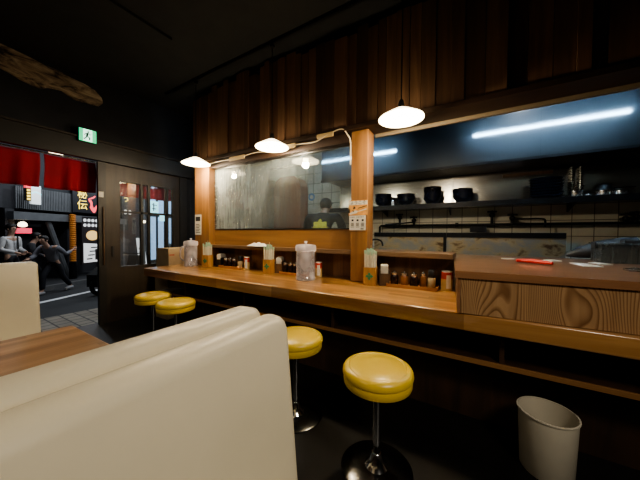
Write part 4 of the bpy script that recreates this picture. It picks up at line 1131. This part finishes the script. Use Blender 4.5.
sg = othing('shop_sign', 'black shop sign with yellow characters 秘伝 and a red swoosh', 'sign', .66, .08, 1.88)
build('board', B(0, 1.7, 0, .06, 0, 1.35), M['signblack'], sg)
build('yellow_character', text_front('秘', .34, .32, -.004, .62, .003), M['yellowglow'], sg)
build('yellow_character', text_front('伝', .36, .32, -.004, .25, .003), M['yellowglow'], sg)
m = MB()
sw = [(1.02, .58), (.86, .60), (.76, .70), (.70, .78), (.60, .70), (.42, .66), (.24, .74), (.10, .86), (.12, .98), (.30, 1.04), (.42, 1.10), (.30, .98), (.30, .92), (.46, .90), (.62, .86), (.78, .76), (.90, .72), (1.0, .92), (1.06, 1.0)]
sw = [(1.06, .98), (.98, .86), (.90, .62), (.96, .60), (.86, .78), (.84, .66), (.70, .64), (.50, .78), (.38, .68), (.26, .76), (.12, .90), (.10, 1.0), (.22, 1.06), (.44, 1.08), (.50, 1.12), (.40, 1.0), (.34, .92), (.52, .88), (.72, .84), (.80, .88), (.86, .92)]
top_ = [(.80, .60), (.86, .72), (.92, .86), (1.02, 1.02), (.98, 1.06), (.88, .96), (.82, .82), (.79, .70)]
low_ = [(.80, .62), (.76, .78), (.66, .86), (.50, .86), (.36, .92), (.42, 1.02), (.54, 1.10), (.44, 1.12), (.26, 1.08), (.12, 1.0), (.10, .92), (.22, .80), (.36, .70), (.50, .74), (.62, .72), (.70, .64)]
sq = lambda P: [(.02 + (z - .1) * .68, .50 + (x - .58) * .62) for z, x in P]
top_, low_ = sq(top_), sq(low_)
m.prism(top_, 'y', -.006, -.001); m.prism(low_, 'y', -.006, -.001)
build('red_swoosh', m, M['redglow'], sg)
vs = othing('hanging_sign', 'small upright lit sign with yellow letters hanging over the street', 'sign', -.84, .45, 1.98)
build('sign_face', B(.07, .30, -.03, .03, 0, .52), M['signwhite'], vs)
build('yellow_strip', B(-.05, .065, -.035, .035, .08, .42), M['ink'], vs)
m = MB()
for k in range(4): m.box(-.03, .045, -.04, -.0355, .10 + k * .08, .15 + k * .08)
build('yellow_letter', m, M['yellowglow'], vs)
build('red_cap', B(-.05, .065, -.035, .035, .421, .52), M['redglow'], vs)
m = MB(); m.prism([(.30, .07), (.36, .18), (.30, .30), (.27, .30), (.33, .18), (.27, .07)], 'y', -.036, -.0305); m.box(.07, .30, -.036, -.0305, .44, .46); build('printed_stripe', m, M['cyanglow'], vs)
m = MB(); m.tube([(.12, 0, .52), (.12, .45, .70)], .015, 6); build('arm', m, M['darkmetal'], vs)
mn = othing('menu_board', 'lit food menu board beside the orange lantern column', 'menu board', .80, .25, .12)
build('board', B(0, .78, 0, .08, .0, 1.62), M['menudark'], mn)
m = MB(); m.lathe([(0, -.003), (.17, -.003), (.17, .003), (0, .003)], seg=24, mtx=Matrix.Translation((.36, -.006, .98)) @ Matrix.Scale(1.3, 4, (1, 0, 0)) @ Matrix.Rotation(PI / 2, 4, 'X')); build('food_photo', m, M['foodglow'], mn)
for k in range(5):
    for j in range(2):
        m = MB(); m.lathe([(0, -.002), (.055, -.002), (.055, .002), (0, .002)], seg=14, mtx=Matrix.Translation((.1 + k * .14, -.005, 1.50 - j * .17)) @ Matrix.Rotation(PI / 2, 4, 'X'))
        build('dish_photo', m, M['menuwhite'], mn)
m = MB(); m.prism([(.05, .05), (.05, .70), (.66, .72), (.72, .05)], 'y', -.006, -.001); build('white_sheet', m, M['menuwhite'], mn)
m = MB()
for k in range(4): m.box(.15 + .05 * k, .35 + .08 * k, -.009, -.0065, .15 + k * .13, .19 + k * .13)
m.box(.45, .62, -.009, -.0065, .12, .5); build('printed_dish', m, M['menudark'], mn)
lc = othing('lantern_column', 'tall stacked orange paper lantern column beside the menu board', 'lantern', .46, .3, -.3)
m = MB(); pr_l = []
for k in range(22):
    pr_l += [(.055, .55 + k * .07), (.085, .57 + k * .07), (.085, .60 + k * .07)]
m.lathe([(0, .55)] + pr_l + [(0, 2.10)], seg=20); build('lantern_body', m, M['orangecol'], lc)
m = MB(); m.lathe([(0, 0), (.10, 0), (.10, .54), (0, .54)], seg=16); build('stand', m, M['darkmetal'], lc)
bk = othing('white_bucket', 'white bucket standing on the far pavement below the menu board', 'bucket', 1.33, .62, -.299)
m = MB(); m.lathe([(0, 0), (.10, 0), (.14, .33), (.13, .33), (.09, .01), (0, .01)], seg=20); build('bucket_body', m, M['white'], bk, smooth=True)
rl = othing('street_lantern', 'warm glowing lantern over a small red lit sign across the street', 'lantern', -.72, .12, 1.16)
m = MB(); m.lathe([(0, .18), (.06, .19), (.095, .22), (.08, .29), (.03, .33), (0, .33)], seg=20); build('lantern_globe', m, M['warmglow'], rl, smooth=True)
build('red_panel', B(-.16, .20, -.02, .02, 0, .15), M['pinkglow'], rl)
m = MB(); m.tube([(0, .05, .2), (0, .28, .6), (0, .32, 1.0)], .02, 6); build('bracket', m, M['darkmetal'], rl)
ps = othing('cyan_poster', 'upper cyan lit poster behind the door window', 'poster', 4.35, -.15, 2.15, 'cyan posters across the street')
build('sheet', B(0, .55, 0, .02, 0, .58), M['cyanglow'], ps)
m = MB(); m.box(.1, .45, -.004, -.001, .38, .42); m.box(.2, .27, -.004, -.001, .1, .5); m.box(.12, .42, -.004, -.001, .2, .24); build('poster_mark', m, M['shutter'], ps)
ps = othing('cyan_poster', 'lower cyan lit poster behind the door window', 'poster', 5.0, -.15, 1.80, 'cyan posters across the street')
build('sheet', B(0, .45, 0, .02, 0, .33), M['cyanglow'], ps)
ys = othing('yellow_sign', 'small black sign with yellow characters behind the door window', 'sign', 2.62, .12, 1.75)
build('board', B(-.1, .42, 0, .05, 0, 1.1), M['signblack'], ys)
build('yellow_character', text_front('う', .30, .1, -.004, .82, .003), M['yellowglow'], ys)
m = MB(); m.lathe([(0, -.002), (.09, -.002), (.09, .002), (0, .002)], seg=14, mtx=Matrix.Translation((.06, -.004, .3)) @ Matrix.Rotation(PI / 2, 4, 'X')); m.lathe([(0, -.002), (.09, -.002), (.09, .002), (0, .002)], seg=14, mtx=Matrix.Translation((.28, -.004, .3)) @ Matrix.Rotation(PI / 2, 4, 'X')); build('white_mark', m, M['menuwhite'], ys)
st = othing('standing_sign', 'white standing menu board on the far pavement behind the door window', 'sign', 3.3, .35, -.299)
m = MB(); m.prism([(-.05, 0), (.12, 1.28), (.14, 1.28), (0, 0)], 'x', -.2, .2); build('board', m, M['menuwhite'], st)
m = MB()
for k in range(5): m.box(-.14, .14 - .04 * (k % 2), -.05 + .1328 * (.2 + k * .15) - .004, -.05 + .1328 * (.26 + k * .15) - .002, .2 + k * .15, .26 + k * .15)
build('printed_rows', m, M['menudark'], st)
pl = othing('street_pole', 'thin grey street pole behind the left pane of the door window', 'pole', 2.95, .7, -.299)
m = MB(); m.tube([(0, 0, 0), (0, 0, 3.2)], .05, 10); build('pole_shaft', m, M['shutter'], pl, smooth=True)
m = MB(); m.lathe([(0, 1.9), (.06, 1.92), (.07, 2.0), (0, 2.05)], seg=12); build('pole_lamp', m, M['warmglow'], pl, smooth=True)

def bicycle(u, d, label, rot=0):
    t = othing('bicycle', label, 'bicycle', u, d, -.299, 'parked bicycles', rot)
    for cx in (-.5, .5):
        m = MB(); ring = [(cx + .31 * math.cos(a * PI / 12), 0, .325 + .31 * math.sin(a * PI / 12)) for a in range(25)]
        m.tube(ring, .018, 6, caps=False)
        for a in range(6): m.tube([(cx, 0, .325), (cx + .3 * math.cos(a * PI / 3), 0, .325 + .3 * math.sin(a * PI / 3))], .004, 4)
        build('wheel', m, M['steel'], t)
    m = MB(); P = {'r': (-.5, 0, .325), 'f': (.5, 0, .325), 'b': (-.05, 0, .30), 's': (-.2, 0, .78), 'h': (.36, 0, .85)}
    for a, b in ('rb', 'rs', 'bs', 'sh', 'bh', 'hf'): m.tube([P[a], P[b]], .016, 6)
    build('frame', m, M['shutter'], t)
    m = MB(); m.tube([P['h'], (.34, 0, 1.0), (.28, -.24, 1.02)], .012, 6); m.tube([(.34, 0, 1.0), (.28, .24, 1.02)], .012, 6); build('handlebar', m, M['steel'], t)
    m = MB(); m.ball((-.22, 0, .86), .1, 1.2, .7, .35, 10); build('saddle', m, M['black'], t)
    m = MB(); m.box(.45, .75, -.16, .16, .72, .95); build('basket', m, M['steel'], t)
    return t
bicycle(4.75, .5, 'parked bicycle behind the right panes of the door window', .5)
bicycle(5.35, .75, 'second parked bicycle, right of the other one', .35)
# scooter wheel seen at the doorway edge
sc = thing('parked_scooter', 'dark scooter front standing on the road at the doorway edge', 'scooter', (-8.6, 3.35, -.419), UA)
for cx in (-.55, .55):
    m = MB(); m.tube([(cx + .2 * math.cos(a * PI / 10), 0, .25 + .2 * math.sin(a * PI / 10)) for a in range(21)], .05, 8, caps=False); build('wheel', m, M['black'], sc)
m = MB(); m.prism([(.25, -.75), (.55, -.75), (.72, -.5), (.74, 0), (.35, .12), (.35, .38), (.95, .52), (.95, .62), (.45, .66), (.3, .6), (.24, .3), (.24, -.3)], 'y', -.14, .14); build('scooter_body', m, M['black'], sc, bevel=.03)
m = MB(); m.tube([(.5, -.3, 1.02), (.52, 0, 1.0), (.5, .3, 1.02)], .016, 8); build('handlebar', m, M['darkmetal'], sc)

# people in the street (facing local -y)
person('person in white shirt and dark tie standing across the street at far left', OP(-1.58, 1.0), UA + math.radians(15),
       pose(wr_l=(.12, -.22, 1.0), wr_r=(-.12, -.22, 1.0)), 'long', M['shirtwhite'], M['trousers'], M['shoeblack'], M['hair'], tie=True)
person('person in black clothes standing under the small red lit sign', OP(-1.10, .80), UA + math.radians(55),
       pose(pelvis=(0, 0, .80), chest=(0, -.06, 1.10), neck=(0, -.12, 1.25), head=(0, -.17, 1.37), sh_l=(.18, -.06, 1.19), sh_r=(-.18, -.06, 1.19), el_l=(.24, -.1, .92), el_r=(-.24, -.1, .92), wr_l=(.15, -.3, .86), wr_r=(-.15, -.3, .86),
            hip_l=(.095, 0, .77), hip_r=(-.095, 0, .77), kn_l=(.10, -.2, .46), kn_r=(-.10, -.2, .46)), 'long', M['charcoal'], M['trousers'], M['shoeblack'], M['hair'])
person('person in grey jacket walking left along the far pavement, one arm reaching out', OP(-.92, 1.35, -.42), UA - math.radians(75),
       pose(pelvis=(0, 0, .86), chest=(0, -.14, 1.16), neck=(0, -.24, 1.29), head=(0, -.32, 1.41), sh_l=(.18, -.15, 1.25), sh_r=(-.18, -.15, 1.25),
            el_l=(.24, .06, 1.03), wr_l=(.26, .22, 1.12), el_r=(-.24, -.28, 1.0), wr_r=(-.2, -.48, .95),
            hip_l=(.095, 0, .82), hip_r=(-.095, 0, .82), kn_l=(.10, .10, .46), an_l=(.10, .42, .12), kn_r=(-.10, -.22, .47), an_r=(-.10, -.24, .085)), 'long', M['greycoat'], M['trousers'], M['shoewhite'], M['hair'])

# ------------------------------------------------------------------ light
world = bpy.data.worlds.new('night'); SC.world = world; world.use_nodes = True
bg = world.node_tree.nodes['Background']; bg.inputs[0].default_value = (.10, .13, .20, 1); bg.inputs[1].default_value = .12
# unseen fill lights, added over the kitchen and behind the camera
point('kitchen_fill', (.5, 2.8, 3.03), 9.0, (.95, .96, 1.0), .05)
area('booth_fill', (1.15, .15, 2.25), (-.15, .75, .45), 10, (1.0, .90, .76), .4, .4, math.radians(120))  # bare fill for an inferred lamp that lights the bench face
area('booth_fill', (-1.6, -.9, 2.4), (-1.9, .35, .6), 4.0, (1.0, .90, .76), .4, .4, math.radians(110))  # added soft fill, no lamp modelled here
# unseen point lights added to brighten the street
for u, d, w, p in ((-1.5, 2.2, 3.6, 90), (1.3, 1.6, 3.3, 55), (4.8, 2.2, 3.6, 140), (.5, 5.0, 4.0, 190)):
    point('street_fill', OP(u, d, w), p, (.85, .92, 1.0), .15)
SC.view_settings.view_transform = 'AgX'
try: SC.view_settings.look = 'AgX - Medium High Contrast'
except Exception: pass
SC.view_settings.exposure = 0.55
